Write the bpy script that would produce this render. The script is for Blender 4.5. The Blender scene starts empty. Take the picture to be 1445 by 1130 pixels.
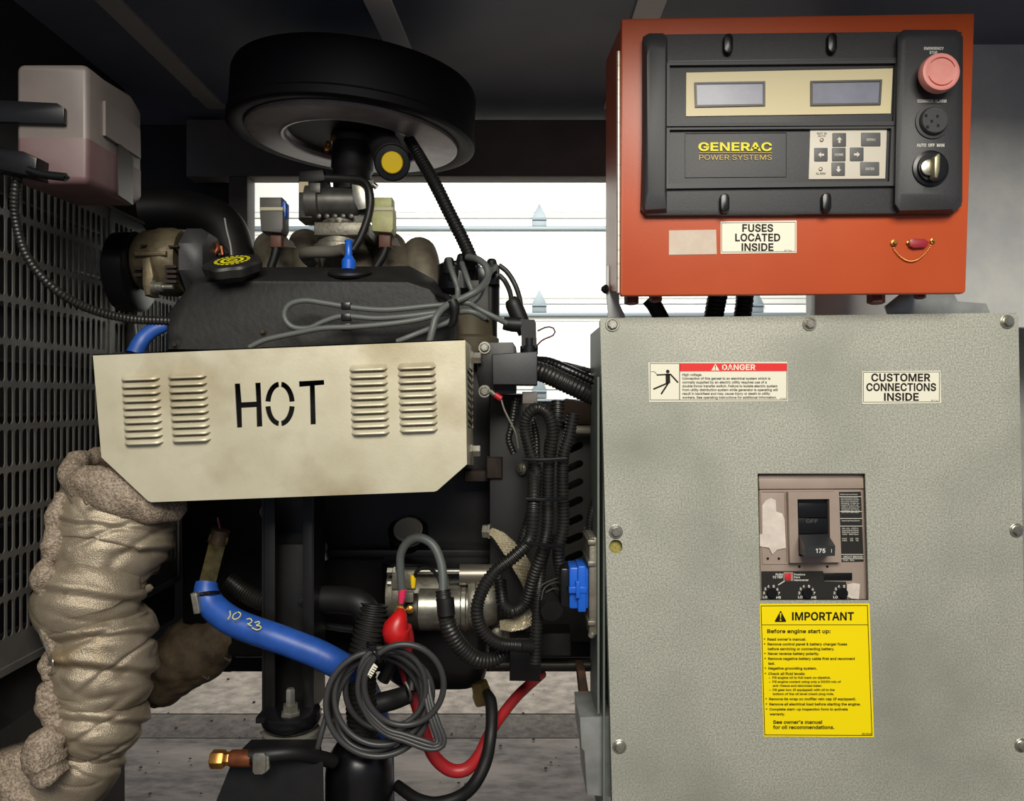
import bpy, bmesh, math, random
from mathutils import Vector, Matrix, noise
from mathutils.geometry import tessellate_polygon
random.seed(7)
SC = bpy.context.scene
COL = SC.collection
FPX, CX, CY = 1100.0, 722.5, 565.0

# ---------------------------------------------------------------- camera
cd = bpy.data.cameras.new('camera'); cam = bpy.data.objects.new('camera', cd); COL.objects.link(cam)
cam.location = (0, 0, 0); cam.rotation_euler = (math.pi/2, 0, 0)
cd.sensor_fit = 'HORIZONTAL'; cd.sensor_width = 36.0; cd.lens = 36.0*FPX/1445.0
cd.clip_start = 0.02; cd.clip_end = 50
SC.camera = cam
# ---------------------------------------------------------------- world, lights, exposure
w = bpy.data.worlds.new('world'); SC.world = w; w.use_nodes = True
w.node_tree.nodes['Background'].inputs[0].default_value = (0.50, 0.58, 0.72, 1)
w.node_tree.nodes['Background'].inputs[1].default_value = 0.30
def area(name, loc, target, sx, sy, energy, col):
    l = bpy.data.lights.new(name, 'AREA'); l.shape = 'RECTANGLE'; l.size = sx; l.size_y = sy
    l.energy = energy; l.color = col
    o = bpy.data.objects.new(name, l); COL.objects.link(o); o.location = loc
    d = Vector(target)-Vector(loc); o.rotation_euler = d.to_track_quat('-Z', 'Y').to_euler()
    return o
area('daylight_front', (0.2, -1.35, 1.45), (0.0, 1.2, -0.2), 1.7, 1.1, 98, (1.0, 0.95, 0.84))
area('door_fill', (0.1, 3.1, 1.55), (0, 4.6, 0.0), 3.2, 0.8, 88, (1.0, 0.985, 0.93))  # unseen lamp added to brighten the garage door
area('floor_fill', (0.0, 2.9, 1.6), (0.1, 2.6, -1.0), 2.4, 0.8, 7, (1.0, 0.93, 0.90))  # unseen lamp added to brighten the floor behind the enclosure
SC.view_settings.view_transform = 'Standard'; SC.view_settings.look = 'None'
SC.view_settings.exposure = 0.0; SC.view_settings.gamma = 1.0
SC.view_settings.use_curve_mapping = False

# ---------------------------------------------------------------- helpers
def P(x, y, Y=1.1): return Vector(((x-CX)*Y/FPX, Y, (CY-y)*Y/FPX))
def lin(c):
    def f(v):
        v /= 255.0
        return v/12.92 if v <= .04045 else ((v+.055)/1.055)**2.4
    return (f(c[0]), f(c[1]), f(c[2]), 1)
MATS = {}
def mat(name, c, rough=.5, metal=0., c2=None, scale=60., detail=4., bump=0., bscale=None, rvar=0., coords='Object',
        lo=.35, hi=.65, voronoi=False, trans=0., ior=1.45, alpha=1., stretch=None, c3=None, s3=4., lo3=.5, hi3=.7, spec=.5, coat=0., emit=0.):
    if name in MATS: return MATS[name]
    m = bpy.data.materials.new(name); m.use_nodes = True; nt = m.node_tree; N = nt.nodes; L = nt.links
    b = N['Principled BSDF']
    b.inputs['Base Color'].default_value = lin(c); b.inputs['Roughness'].default_value = rough; b.inputs['Metallic'].default_value = metal
    b.inputs['Specular IOR Level'].default_value = spec
    b.inputs['Coat Weight'].default_value = coat
    if trans: b.inputs['Transmission Weight'].default_value = trans; b.inputs['IOR'].default_value = ior
    if alpha < 1: b.inputs['Alpha'].default_value = alpha
    if emit: b.inputs['Emission Color'].default_value = lin(c); b.inputs['Emission Strength'].default_value = emit
    tc = N.new('ShaderNodeNewGeometry')
    src = tc.outputs['Position']
    if stretch:
        mp = N.new('ShaderNodeMapping'); mp.inputs['Scale'].default_value = stretch; L.new(src, mp.inputs['Vector']); src = mp.outputs[0]
    col = None
    if c2 is not None:
        if voronoi:
            n = N.new('ShaderNodeTexVoronoi'); n.inputs['Scale'].default_value = scale; L.new(src, n.inputs['Vector'])
            sp = N.new('ShaderNodeSeparateColor'); L.new(n.outputs['Color'], sp.inputs[0]); fac = sp.outputs[0]
        else:
            n = N.new('ShaderNodeTexNoise'); n.inputs['Scale'].default_value = scale; n.inputs['Detail'].default_value = detail
            n.inputs['Roughness'].default_value = .6; L.new(src, n.inputs['Vector']); fac = n.outputs['Fac']
        r = N.new('ShaderNodeMapRange'); r.inputs['From Min'].default_value = lo; r.inputs['From Max'].default_value = hi; L.new(fac, r.inputs['Value'])
        mx = N.new('ShaderNodeMix'); mx.data_type = 'RGBA'; mx.inputs[6].default_value = lin(c); mx.inputs[7].default_value = lin(c2)
        L.new(r.outputs[0], mx.inputs[0]); col = mx.outputs[2]
        if c3 is not None:
            n3 = N.new('ShaderNodeTexNoise'); n3.inputs['Scale'].default_value = s3; n3.inputs['Detail'].default_value = 5; L.new(src, n3.inputs['Vector'])
            r3 = N.new('ShaderNodeMapRange'); r3.inputs['From Min'].default_value = lo3; r3.inputs['From Max'].default_value = hi3; L.new(n3.outputs['Fac'], r3.inputs['Value'])
            m3 = N.new('ShaderNodeMix'); m3.data_type = 'RGBA'; L.new(col, m3.inputs[6]); m3.inputs[7].default_value = lin(c3)
            L.new(r3.outputs[0], m3.inputs[0]); col = m3.outputs[2]
        L.new(col, b.inputs['Base Color'])
        if rvar:
            rr = N.new('ShaderNodeMapRange'); rr.inputs['To Min'].default_value = max(.02, rough-rvar); rr.inputs['To Max'].default_value = min(1, rough+rvar)
            L.new(fac, rr.inputs['Value']); L.new(rr.outputs[0], b.inputs['Roughness'])
    if bump:
        nb = N.new('ShaderNodeTexNoise'); nb.inputs['Scale'].default_value = bscale or scale; nb.inputs['Detail'].default_value = 5; L.new(src, nb.inputs['Vector'])
        bp = N.new('ShaderNodeBump'); bp.inputs['Strength'].default_value = bump; bp.inputs['Distance'].default_value = .002
        L.new(nb.outputs['Fac'], bp.inputs['Height']); L.new(bp.outputs[0], b.inputs['Normal'])
    MATS[name] = m; return m

def wloc(o):
    v = Vector(o.location)
    while o.parent: o = o.parent; v = v+Vector(o.location)
    return v
def tag(o, label=None, cat=None, group=None, kind=None):
    if label: o['label'] = label
    if cat: o['category'] = cat
    if group: o['group'] = group
    if kind: o['kind'] = kind
    return o
def thing(name, label, cat, loc, group=None):
    o = bpy.data.objects.new(name, None); COL.objects.link(o); o.location = loc; o.empty_display_size = .05
    return tag(o, label, cat, group)

# letter outlines (units: capitals 509 high): char|advance|polygon;polygon...
GLYPHS = """A|480|16,0 201,509 276,509 463,0 395,0 238,445 85,0;110,142 110,199 370,199 370,142
B|456|60,0 60,509 266,508 310,499 345,481 371,456 381,442 394,410 398,374 392,331 387,320 365,293 347,280 318,264 351,252 374,237 394,216 409,189 417,155 417,117 408,83 390,52 377,39 344,18 301,4 275,1;125,57 272,58 296,63 315,70 330,80 349,105 354,120 355,149 348,173 327,203 306,218 279,228 248,231 125,231;125,285 238,285 277,291 299,302 323,326 333,348 336,372 330,403 323,417 313,429 299,439 283,446 240,452 125,452
C|510|267,-7 235,-5 205,1 177,11 150,25 126,42 104,63 70,115 57,146 48,179 42,215 40,254 42,293 48,329 57,362 70,393 86,421 104,445 126,466 150,484 177,498 205,508 235,514 267,516 305,513 357,498 388,481 415,460 448,418 469,367 473,348 408,348 401,373 389,395 375,413 348,435 327,445 304,452 267,456 223,450 203,443 166,419 150,403 125,364 109,314 103,254 109,194 125,145 137,123 166,89 203,66 245,54 280,53 327,64 348,74 375,96 389,114 401,136 408,160 473,160 457,107 428,62 416,49 388,28 357,11 305,-4
D|502|96,0 96,57 244,58 296,70 318,81 337,94 354,110 368,128 388,172 398,226 398,285 388,337 379,361 368,381 338,415 320,428 275,446 221,452 93,452 93,509 261,507 294,501 325,492 353,478 377,461 399,441 418,418 446,361 455,329 462,255 455,181 446,149 433,119 417,92 398,68 376,48 351,31 322,17 291,8 256,2;125,509 125,0 60,0 60,509
E|419|60,0 60,509 372,509 372,452 125,452 125,286 355,286 355,229 125,229 125,57 375,57 375,0
F|410|60,0 60,509 369,509 369,452 125,452 125,278 346,278 346,221 125,221 125,0
G|520|269,-7 236,-5 205,1 176,11 149,25 125,43 104,64 85,88 69,116 47,179 42,215 40,254 42,293 47,329 69,393 85,421 103,445 125,466 149,484 175,498 203,508 233,514 265,516 304,513 358,497 389,480 429,445 458,401 465,384 474,349 408,349 399,372 380,403 365,420 347,434 304,452 265,456 222,450 202,443 183,432 150,404 125,364 109,314 103,254 109,194 125,145 151,105 184,76 203,66 246,54 290,54 309,57 345,71 374,93 386,107 404,141 414,180 415,202 434,199 283,199 283,256 478,256 476,170 471,141 463,115 451,91 436,69 419,50 399,33 377,19 326,0
H|517|60,0 60,509 125,509 125,289 392,289 392,509 457,509 457,0 392,0 392,232 125,232 125,0
I|187|61,0 61,509 126,509 126,0
J|396|185,-7 153,-4 124,3 98,15 75,33 57,55 44,81 36,111 33,173 98,173 99,123 111,88 122,74 134,64 149,56 166,51 204,51 220,56 248,74 266,104 272,145 272,509 336,509 336,145 334,111 326,81 313,55 294,33 271,15 246,3 217,-4
K|467|104,145 104,216 165,293 364,509 448,509 231,276 228,276;60,0 60,509 125,509 125,0;372,0 188,259 228,309 449,0
L|393|60,0 60,509 125,509 125,57 361,57 361,0
M|628|60,0 60,509 152,509 314,120 476,509 568,509 568,0 504,0 504,400 342,0 286,0 122,400 122,0
N|523|60,0 60,509 136,509 399,110 399,509 463,509 463,0 387,0 125,400 125,0
O|533|267,-7 235,-5 205,1 177,11 150,25 126,42 105,63 86,88 70,115 57,146 48,179 42,215 40,254 42,293 48,329 57,362 70,393 86,421 105,445 126,466 150,484 177,498 205,508 235,514 267,516 299,514 329,508 357,498 384,484 408,466 429,445 448,421 464,393 477,362 486,329 491,293 493,254 491,215 486,179 477,146 464,115 448,88 429,63 408,42 384,25 357,11 329,1 299,-5;289,54 330,66 367,89 383,105 408,144 418,168 425,194 429,223 429,286 418,341 408,365 383,404 367,420 330,443 310,450 267,456 223,450 184,433 151,404 125,364 109,314 103,254 109,194 125,144 137,123 167,89 184,76 203,66 245,54
P|445|60,0 60,509 235,509 289,503 312,497 350,476 366,462 390,430 404,391 409,348 404,304 390,265 366,233 332,207 289,191 263,187 125,186 125,0;125,242 252,243 284,250 297,256 318,272 327,282 338,306 344,333 342,376 333,402 318,423 297,439 268,449 232,452 125,452
Q|533|245,159 313,159 468,-48 401,-48;267,-7 235,-5 205,1 177,11 150,25 126,42 105,63 86,88 70,115 57,146 48,179 42,215 40,254 42,293 48,329 57,362 70,393 86,421 105,445 126,466 150,484 177,498 205,508 235,514 267,516 299,514 329,508 357,498 384,484 408,466 429,445 448,421 464,393 477,362 486,329 491,293 493,254 491,215 486,179 477,146 464,115 448,88 429,63 408,42 384,25 357,11 329,1 299,-5;289,54 330,66 367,89 383,105 408,144 418,168 425,194 429,223 429,286 418,341 408,365 383,404 367,420 330,443 310,450 267,456 223,450 184,433 151,404 125,364 109,314 103,254 109,194 125,144 137,123 167,89 184,76 203,66 245,54
R|449|60,0 60,509 236,509 290,504 333,489 367,465 380,450 399,415 408,374 408,330 405,309 399,290 380,255 367,240 333,217 312,209 303,206 428,0 353,0 238,198 125,198 125,0;125,255 234,255 269,258 298,267 319,281 334,300 342,324 345,352 339,393 334,405 319,425 298,440 269,449 233,452 125,452
S|447|197,-8 149,1 108,19 76,45 64,60 46,96 38,137 104,137 110,110 123,88 142,71 166,59 194,52 224,49 272,55 299,66 321,82 336,102 345,126 345,151 338,171 325,186 296,205 154,249 128,260 86,289 71,307 60,326 54,348 53,393 65,431 87,463 119,488 158,506 180,511 227,516 275,511 316,498 351,476 377,449 387,433 399,397 401,378 337,378 334,396 316,426 286,447 247,457 225,459 194,456 167,448 136,427 118,398 115,376 116,363 124,342 148,319 169,308 202,296 312,264 359,238 379,220 395,198 405,171 408,139 407,118 396,81 374,48 343,21 302,2 252,-8
T|449|32,452 32,509 417,509 417,452 257,452 257,0 193,0 193,452
U|517|230,-7 177,5 154,15 114,43 98,60 74,101 66,124 60,173 60,509 124,509 125,160 133,128 150,99 160,87 187,68 220,56 239,53 279,53 298,56 331,68 357,87 368,99 384,128 392,160 393,509 457,509 456,148 451,124 433,80 419,60 403,43 363,15 340,5 288,-7
V|480|204,0 16,509 84,509 209,158 248,31 235,31 279,176 395,509 463,509 278,0
W|686|155,0 16,509 82,509 192,90 306,509 380,509 492,90 603,509 670,509 530,0 455,0 343,420 230,0
X|474|18,0 200,260 29,509 104,509 238,310 374,509 446,509 275,260 456,0 382,0 236,208 91,0
Y|472|203,0 203,208 16,509 91,509 208,318 229,279 250,230 224,230 244,280 280,344 381,509 455,509 268,208 268,0
Z|438|42,0 42,46 320,452 40,452 40,509 397,509 397,462 120,57 399,57 399,0
a|389|142,-8 110,-1 80,12 57,32 40,58 31,90 30,108 34,138 43,161 50,171 67,187 89,199 125,211 244,228 259,232 270,238 276,255 271,288 256,311 240,322 220,329 196,331 171,329 140,318 124,307 107,288 100,274 41,291 48,308 67,335 104,364 148,379 179,384 227,382 275,367 296,353 315,333 329,306 336,272 337,0 277,0 277,52 272,52 269,45 252,25 226,6 203,-3 176,-8;170,45 187,46 216,53 239,66 257,83 269,104 275,126 276,190 253,180 144,162 125,155 103,139 98,132 93,115 92,95 94,87 107,66 121,56 139,49
b|424|229,-8 198,-5 172,4 138,31 118,59 112,59 112,0 53,0 53,509 114,509 114,319 118,319 137,346 161,367 183,378 212,384 252,383 294,371 313,361 345,332 370,293 379,270 389,218 389,160 379,108 370,84 346,45 330,29 294,5 252,-7;220,47 253,51 267,57 291,76 309,101 316,117 325,151 328,189 325,227 316,261 301,290 280,311 253,325 237,329 203,329 174,320 161,312 140,291 125,263 113,210 113,169 125,115 140,86 150,75 174,57 188,51
c|396|182,-7 159,-2 117,16 98,30 68,64 46,108 36,159 34,187 40,243 46,268 68,312 98,346 137,371 182,383 234,383 260,377 284,368 305,356 324,341 340,322 353,301 362,277 303,262 298,276 286,295 270,311 257,319 226,329 189,329 158,319 134,300 115,274 108,258 99,224 96,187 99,151 108,117 115,102 134,76 158,57 173,51 207,46 234,49 250,54 271,66 282,76 296,95 304,117 363,102 354,78 334,46 306,21 261,-1 221,-8
d|424|195,-8 172,-7 130,5 94,29 79,45 55,84 39,133 35,160 35,218 39,245 55,293 79,332 112,361 131,371 173,383 213,384 241,378 263,367 287,346 306,319 311,319 311,509 372,509 372,0 313,0 313,59 307,59 287,31 263,10 241,-1 227,-5;221,48 236,51 263,65 284,86 293,100 305,132 309,150 312,189 309,229 300,263 293,278 275,302 251,320 221,329 187,329 157,319 133,301 115,276 108,261 99,227 96,189 99,151 103,133 115,101 134,76 158,57 172,51 188,48
e|404|212,-8 185,-7 161,-2 117,16 98,30 68,64 46,108 35,159 35,215 39,242 55,290 67,311 97,346 135,370 180,383 221,384 251,379 294,361 331,329 350,299 368,242 371,169 97,169 97,157 104,122 118,92 128,80 151,61 179,50 212,46 234,48 263,56 278,66 292,80 306,105 365,91 353,63 335,39 311,19 283,4 249,-5;97,221 310,221 307,237 298,269 283,294 263,314 237,326 205,330 173,326 146,313 125,294 109,270 99,241
f|254|228,379 228,327 6,327 6,379;81,0 81,432 84,461 96,486 113,505 135,519 148,524 174,529 197,530 222,527 243,521 227,468 211,473 182,473 162,466 154,460 145,443 142,431 142,0
g|425|207,-151 168,-148 134,-140 105,-127 82,-110 64,-91 51,-69 101,-41 128,-72 154,-88 192,-97 229,-96 249,-92 267,-85 282,-75 295,-62 304,-47 310,-28 311,68 306,68 287,41 263,21 241,11 212,5 173,6 132,17 95,39 80,53 55,90 39,136 35,163 35,220 46,271 66,314 80,332 112,361 131,371 173,383 213,384 242,378 264,367 288,346 308,319 313,319 313,379 372,379 371,-32 367,-54 360,-73 350,-90 324,-117 291,-136 251,-147;222,60 251,68 264,75 285,95 300,121 312,172 312,212 300,264 285,291 275,303 251,320 222,329 188,329 158,320 134,302 115,277 99,229 96,193 99,155 103,138 116,108 134,85 158,68 188,60
h|410|114,0 53,0 53,509 114,509 114,287 102,287 112,312 137,349 152,362 187,379 207,383 246,383 280,376 309,360 332,336 348,304 356,264 357,0 296,0 295,256 283,291 273,304 246,323 229,328 210,329 184,326 150,311 141,303 126,283 114,243
i|167|53,0 53,379 114,379 114,0;84,443 60,449 44,468 41,483 44,499 48,506 67,521 84,524 100,521 114,512 126,491 126,475 119,461 107,449
j|167|53,379 114,379 114,-30 111,-63 102,-90 95,-102 76,-122 52,-135 21,-142 -10,-143 -10,-87 14,-86 34,-78 46,-64 50,-54 53,-29;83,443 60,449 44,468 41,483 44,499 53,512 67,521 83,524 100,521 114,512 123,499 126,483 123,468 107,449
k|381|110,137 110,212 121,212 284,379 360,379 184,199 177,199;53,0 53,509 114,509 114,0;294,0 148,186 191,229 372,0
l|160|52,0 52,525 112,525 112,0
m|610|53,0 53,379 112,379 112,295 108,295 112,310 132,346 161,370 195,384 207,386 239,385 257,380 273,372 287,361 309,331 321,295 312,295 322,321 337,343 368,369 394,380 437,386 468,383 497,372 522,354 541,328 553,296 556,276 557,0 496,0 496,254 490,289 483,302 473,313 460,321 433,329 406,330 374,320 365,314 345,290 338,270 335,247 335,0 274,0 273,275 262,301 242,320 215,329 188,330 168,325 148,314 132,299 121,278 114,253 114,0
n|410|114,0 53,0 53,379 112,379 112,287 102,287 112,312 137,349 152,362 187,379 207,383 246,383 280,376 309,360 332,336 348,304 356,264 357,0 296,0 295,256 283,291 273,304 246,323 229,328 210,329 184,326 150,311 141,303 126,283 114,243
o|415|182,-7 159,-2 117,16 98,30 68,64 46,108 36,159 34,187 40,243 46,268 68,312 98,346 137,371 182,383 233,383 278,371 299,360 333,330 347,312 369,268 376,243 380,216 380,159 369,108 347,64 317,30 299,16 256,-2 233,-7;207,46 242,51 257,57 282,76 300,102 307,117 316,151 319,187 316,224 307,258 300,274 282,300 257,319 226,329 189,329 158,319 134,300 115,274 108,258 99,224 96,187 99,151 108,117 115,102 134,76 158,57 173,51
p|424|53,-143 53,379 112,379 112,319 118,319 137,346 161,367 183,378 212,384 252,383 294,371 313,361 345,332 370,293 379,270 389,218 389,160 379,108 370,84 346,45 330,29 294,5 252,-7 229,-8 198,-5 184,-1 162,10 138,31 118,59 114,59 114,-143;220,47 253,51 267,57 291,76 309,101 316,117 325,151 328,189 325,227 316,261 301,290 280,311 253,325 237,329 203,329 174,320 161,312 140,291 125,263 113,210 113,169 125,115 140,86 150,75 174,57 188,51
q|424|372,-143 311,-143 311,59 306,59 287,31 263,10 241,-1 227,-5 195,-8 172,-7 130,5 94,29 79,45 55,84 39,133 35,160 35,218 39,245 55,293 79,332 112,361 131,371 173,383 213,384 241,378 263,367 287,346 307,319 313,319 313,379 372,379;221,48 236,51 263,65 284,86 293,100 305,132 309,150 312,189 309,229 300,263 293,278 275,302 251,320 221,329 187,329 157,319 133,301 115,276 108,261 99,227 96,189 99,151 103,133 115,101 134,76 158,57 172,51 188,48
r|259|53,0 53,379 112,379 112,321 115,321 130,347 140,358 166,375 196,384 243,384 243,322 213,326 182,323 159,315 149,309 132,293 126,284 114,250 114,0
s|365|182,-8 145,-5 112,3 72,27 45,63 36,94 94,107 105,79 124,60 150,49 165,46 200,46 232,55 255,71 267,91 268,103 265,121 254,136 237,147 125,177 87,196 72,208 53,237 48,255 48,290 51,305 65,332 87,354 100,363 131,377 167,384 206,384 239,378 267,366 290,349 314,316 324,290 268,277 258,298 243,316 219,328 187,333 156,329 131,317 114,299 110,289 109,277 112,258 117,250 133,237 157,227 254,202 275,194 306,171 317,158 330,125 330,90 321,61 302,35 290,24 260,6 223,-5
t|227|204,379 204,327 6,327 6,379;65,471 126,471 126,98 128,76 136,61 142,56 170,50 202,54 213,2 180,-4 145,-3 125,2 107,10 92,21 80,35 72,52 67,71 65,93
u|410|182,-5 146,-1 115,11 101,20 78,44 62,76 54,116 53,379 114,379 115,123 119,105 137,75 164,56 200,50 226,53 249,62 276,86 289,109 293,122 296,153 296,379 357,379 357,0 298,0 298,92 307,92 286,47 272,30 257,17 222,0 203,-4
v|389|163,0 17,379 84,379 195,60 305,379 371,379 226,0
w|567|138,0 23,379 87,379 170,75 252,379 316,379 398,75 480,379 545,379 429,0 368,0 284,295 199,0
x|376|22,0 150,193 28,379 98,379 188,240 280,379 348,379 227,193 356,0 286,0 189,147 92,0
y|389|47,-139 61,-86 88,-90 104,-89 124,-80 136,-67 146,-48 163,-1 17,379 84,379 195,60 305,379 371,379 198,-72 177,-107 159,-124 139,-136 104,-145 77,-145
z|380|42,0 42,46 262,323 48,323 48,379 333,379 333,331 118,56 339,56 339,0
0|453|227,-7 199,-5 174,1 151,11 130,24 111,41 80,86 69,113 53,178 49,214 49,294 53,330 69,395 95,447 130,484 151,498 174,508 200,514 227,516 254,514 279,508 302,498 323,484 342,467 358,447 384,395 400,330 404,294 404,214 400,178 384,113 373,86 359,62 342,41 323,24 302,11 279,1 254,-5;245,51 276,63 303,87 323,122 336,168 343,223 343,285 336,341 323,387 303,422 276,446 245,458 227,460 209,458 177,446 151,422 131,387 117,341 110,285 110,223 117,168 123,144 140,103 163,74 177,63 209,51
1|400|276,509 276,0 212,0 212,435 86,358 86,427 198,509
2|453|64,0 64,47 261,257 299,305 315,337 320,360 317,397 308,419 293,436 262,454 224,460 196,457 162,441 145,424 130,390 127,362 66,362 67,384 77,424 98,459 126,486 162,505 182,511 225,516 268,511 306,497 323,486 350,461 370,428 380,392 380,358 375,331 365,304 336,259 288,202 153,60 153,57 389,57 389,0
3|453|195,-6 152,2 114,19 98,30 70,57 52,91 46,111 44,132 109,132 115,107 126,87 134,78 165,59 204,50 234,51 262,56 287,67 307,83 321,104 328,130 329,145 326,172 316,196 299,217 275,234 260,240 223,247 157,248 157,285 295,452 70,452 70,509 372,509 372,461 228,292 287,284 308,276 344,253 359,239 381,205 392,166 392,123 380,84 358,50 344,36 309,12 288,4 243,-6
4|453|40,105 40,158 247,509 311,509 109,163 413,163 413,105;282,0 282,318 343,318 343,0
5|453|221,-7 199,-6 159,3 140,11 108,32 94,45 73,76 66,93 60,130 122,130 127,108 145,80 173,60 208,50 250,53 276,64 288,72 307,92 320,117 327,146 327,178 320,208 314,221 297,244 275,262 262,269 233,276 192,275 156,264 128,246 67,253 96,509 366,509 366,452 151,452 134,301 155,315 190,329 229,334 247,333 294,321 321,306 345,285 364,260 379,231 388,199 391,163 390,139 379,95 357,57 343,41 309,15 268,-1
6|453|203,-5 161,5 125,26 109,40 84,74 75,94 65,138 65,180 73,219 89,261 137,340 252,509 322,509 151,261 145,261 165,288 179,299 196,307 224,314 257,313 298,303 316,295 332,284 359,257 370,240 378,221 388,180 388,134 384,112 368,73 343,39 310,14 271,-2 249,-6;241,49 267,56 299,79 320,114 327,142 327,173 320,201 307,225 289,244 267,258 254,262 226,265 198,262 174,252 153,235 138,214 128,188 125,158 128,128 132,114 153,79 163,70 186,56 212,49
7|453|97,0 325,452 62,452 62,509 391,509 391,449 165,0
8|453|201,-6 156,3 117,21 86,47 64,78 57,96 52,135 55,166 59,181 72,208 90,231 101,241 125,256 150,266 135,273 105,293 83,324 76,342 70,380 75,417 90,450 114,477 146,498 164,506 184,511 226,516 269,511 288,506 323,488 350,464 361,450 377,417 382,380 376,342 369,324 347,293 318,273 303,266 327,256 351,241 372,220 393,181 400,151 401,135 395,96 388,78 378,62 352,33 317,11 296,3 251,-6;243,50 272,55 285,60 307,74 323,91 329,102 336,126 336,152 329,177 322,189 305,208 283,223 256,232 226,235 196,232 169,223 157,216 138,199 123,177 116,152 116,126 123,102 136,82 156,66 180,55 210,50;252,292 274,300 293,313 307,330 316,351 319,376 313,410 308,420 294,437 285,444 264,454 226,460 188,454 167,444 151,429 139,410 133,376 139,341 151,321 178,300 213,290
9|453|226,516 271,510 310,494 328,482 343,468 368,434 384,393 389,347 385,309 373,270 334,197 200,0 130,0 301,248 307,248 294,227 281,215 257,202 238,196 195,196 175,199 137,214 106,237 83,269 74,287 68,307 65,329 65,375 75,417 96,454 125,483 162,504 203,514;226,460 199,457 174,446 163,438 145,419 133,395 126,367 126,336 138,295 145,284 163,265 186,251 212,244 240,244 267,251 279,257 299,273 320,308 327,335 327,366 320,394 307,419 290,438 279,446 254,457
.|188|86,-4 70,3 57,16 50,32 50,50 57,66 70,79 86,86 104,86 121,79 138,59 141,41 138,24 134,16 121,3 104,-4
,|188|38,-119 68,71 137,71 84,-119
:|188|86,-4 70,3 57,16 50,32 50,50 57,66 70,79 86,86 104,86 121,79 138,59 141,41 138,24 134,16 121,3 104,-4;95,271 78,274 70,278 57,291 50,307 50,325 57,342 63,349 78,359 95,362 113,359 128,349 138,334 141,316 138,299 134,291 121,278 113,274
'|206|78,318 70,509 136,509 128,318
&|448|173,-6 129,4 93,22 65,47 45,78 35,114 34,133 37,163 47,189 63,213 85,235 140,279 216,335 242,357 255,375 260,389 261,417 253,437 237,452 215,460 184,459 168,453 155,444 145,431 137,408 137,389 145,363 176,317 438,0 364,0 111,306 87,344 78,370 75,398 76,415 84,445 99,470 121,491 134,499 165,510 182,513 218,513 235,510 266,499 290,482 300,471 315,447 323,419 322,382 315,362 299,333 275,308 140,206 118,185 100,154 97,131 100,108 109,87 124,70 143,57 166,49 193,46 223,50 265,66 290,84 321,121 336,151 346,186 349,224 408,224 405,180 397,144 385,115 371,92 320,34 289,14 252,1 215,-6
-|453|337,244 337,188 114,188 114,244
/|249|235,533 71,-76 14,-76 178,533
(|273|89,207 92,264 101,324 122,413 142,468 164,517 177,539 236,539 201,457 182,399 161,313 154,258 151,207 156,138 165,91 179,42 209,-38 236,-96 177,-96 156,-59 124,16 111,55 95,131 90,169
)|273|37,-96 76,-9 95,44 108,93 120,162 122,207 119,258 112,313 91,399 73,457 37,539 97,539 121,494 142,441 167,354 178,293 184,207 183,168 171,92 149,15 117,-59 97,-96
 |188|"""
GD = {}
for ln in GLYPHS.split('\n'):
    c_, a_, p_ = ln[0], ln[2:].split('|')[0], ln[2:].split('|')[1]
    GD[c_] = (int(a_), [[tuple(map(int, q.split(','))) for q in s_.split(' ')] for s_ in p_.split(';') if s_])
GC = {}
def inside(p, poly):
    r = False
    for (xa, ya), (xb, yb) in zip(poly, poly[1:]+poly[:1]):
        if (ya > p[1]) != (yb > p[1]) and p[0] < (xb-xa)*(p[1]-ya)/(yb-ya)+xa: r = not r
    return r
def glyph(ch, bo):
    """flat triangles of one letter, filled through a 2D curve; bo = extra weight"""
    if (ch, bo) in GC: return GC[(ch, bo)]
    adv, polys = GD[ch]; ar = lambda p: sum(a[0]*b[1]-b[0]*a[1] for a, b in zip(p, p[1:]+p[:1]))
    solid = [p for p in polys if ar(p) < 0]; hole = [p for p in polys if ar(p) > 0]; V = []; T = []
    for sp in solid:
        cu = bpy.data.curves.new('g', 'CURVE'); cu.dimensions = '2D'; cu.fill_mode = 'BOTH'
        for q in [sp]+[h for h in hole if inside(h[0], sp)]:
            s_ = cu.splines.new('POLY'); s_.points.add(len(q)-1); s_.use_cyclic_u = True
            n = len(q); sg = 1 if q is sp else -1
            for i, (x, y) in enumerate(q):
                ox = oy = 0.
                if bo:
                    a, c = q[i-1], q[(i+1) % n]
                    n1 = Vector((-(y-a[1]), x-a[0])).normalized(); n2 = Vector((-(c[1]-y), c[0]-x)).normalized(); m = n1+n2
                    k = bo/max(.6, m.length/2); m = m.normalized() if m.length > 1e-6 else n1; ox, oy = m.x*k, m.y*k
                s_.points[i].co = ((x+ox)/1000, (y+oy)/1000, 0, 1)
        o = bpy.data.objects.new('g', cu); me = o.to_mesh(); k = len(V)
        V += [(v.co.x*1000, v.co.y*1000) for v in me.vertices]
        T += [tuple(i+k for i in f.vertices) for f in me.polygons]
        o.to_mesh_clear(); bpy.data.objects.remove(o); bpy.data.curves.remove(cu)
    GC[(ch, bo)] = (adv, V, T); return GC[(ch, bo)]

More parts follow.
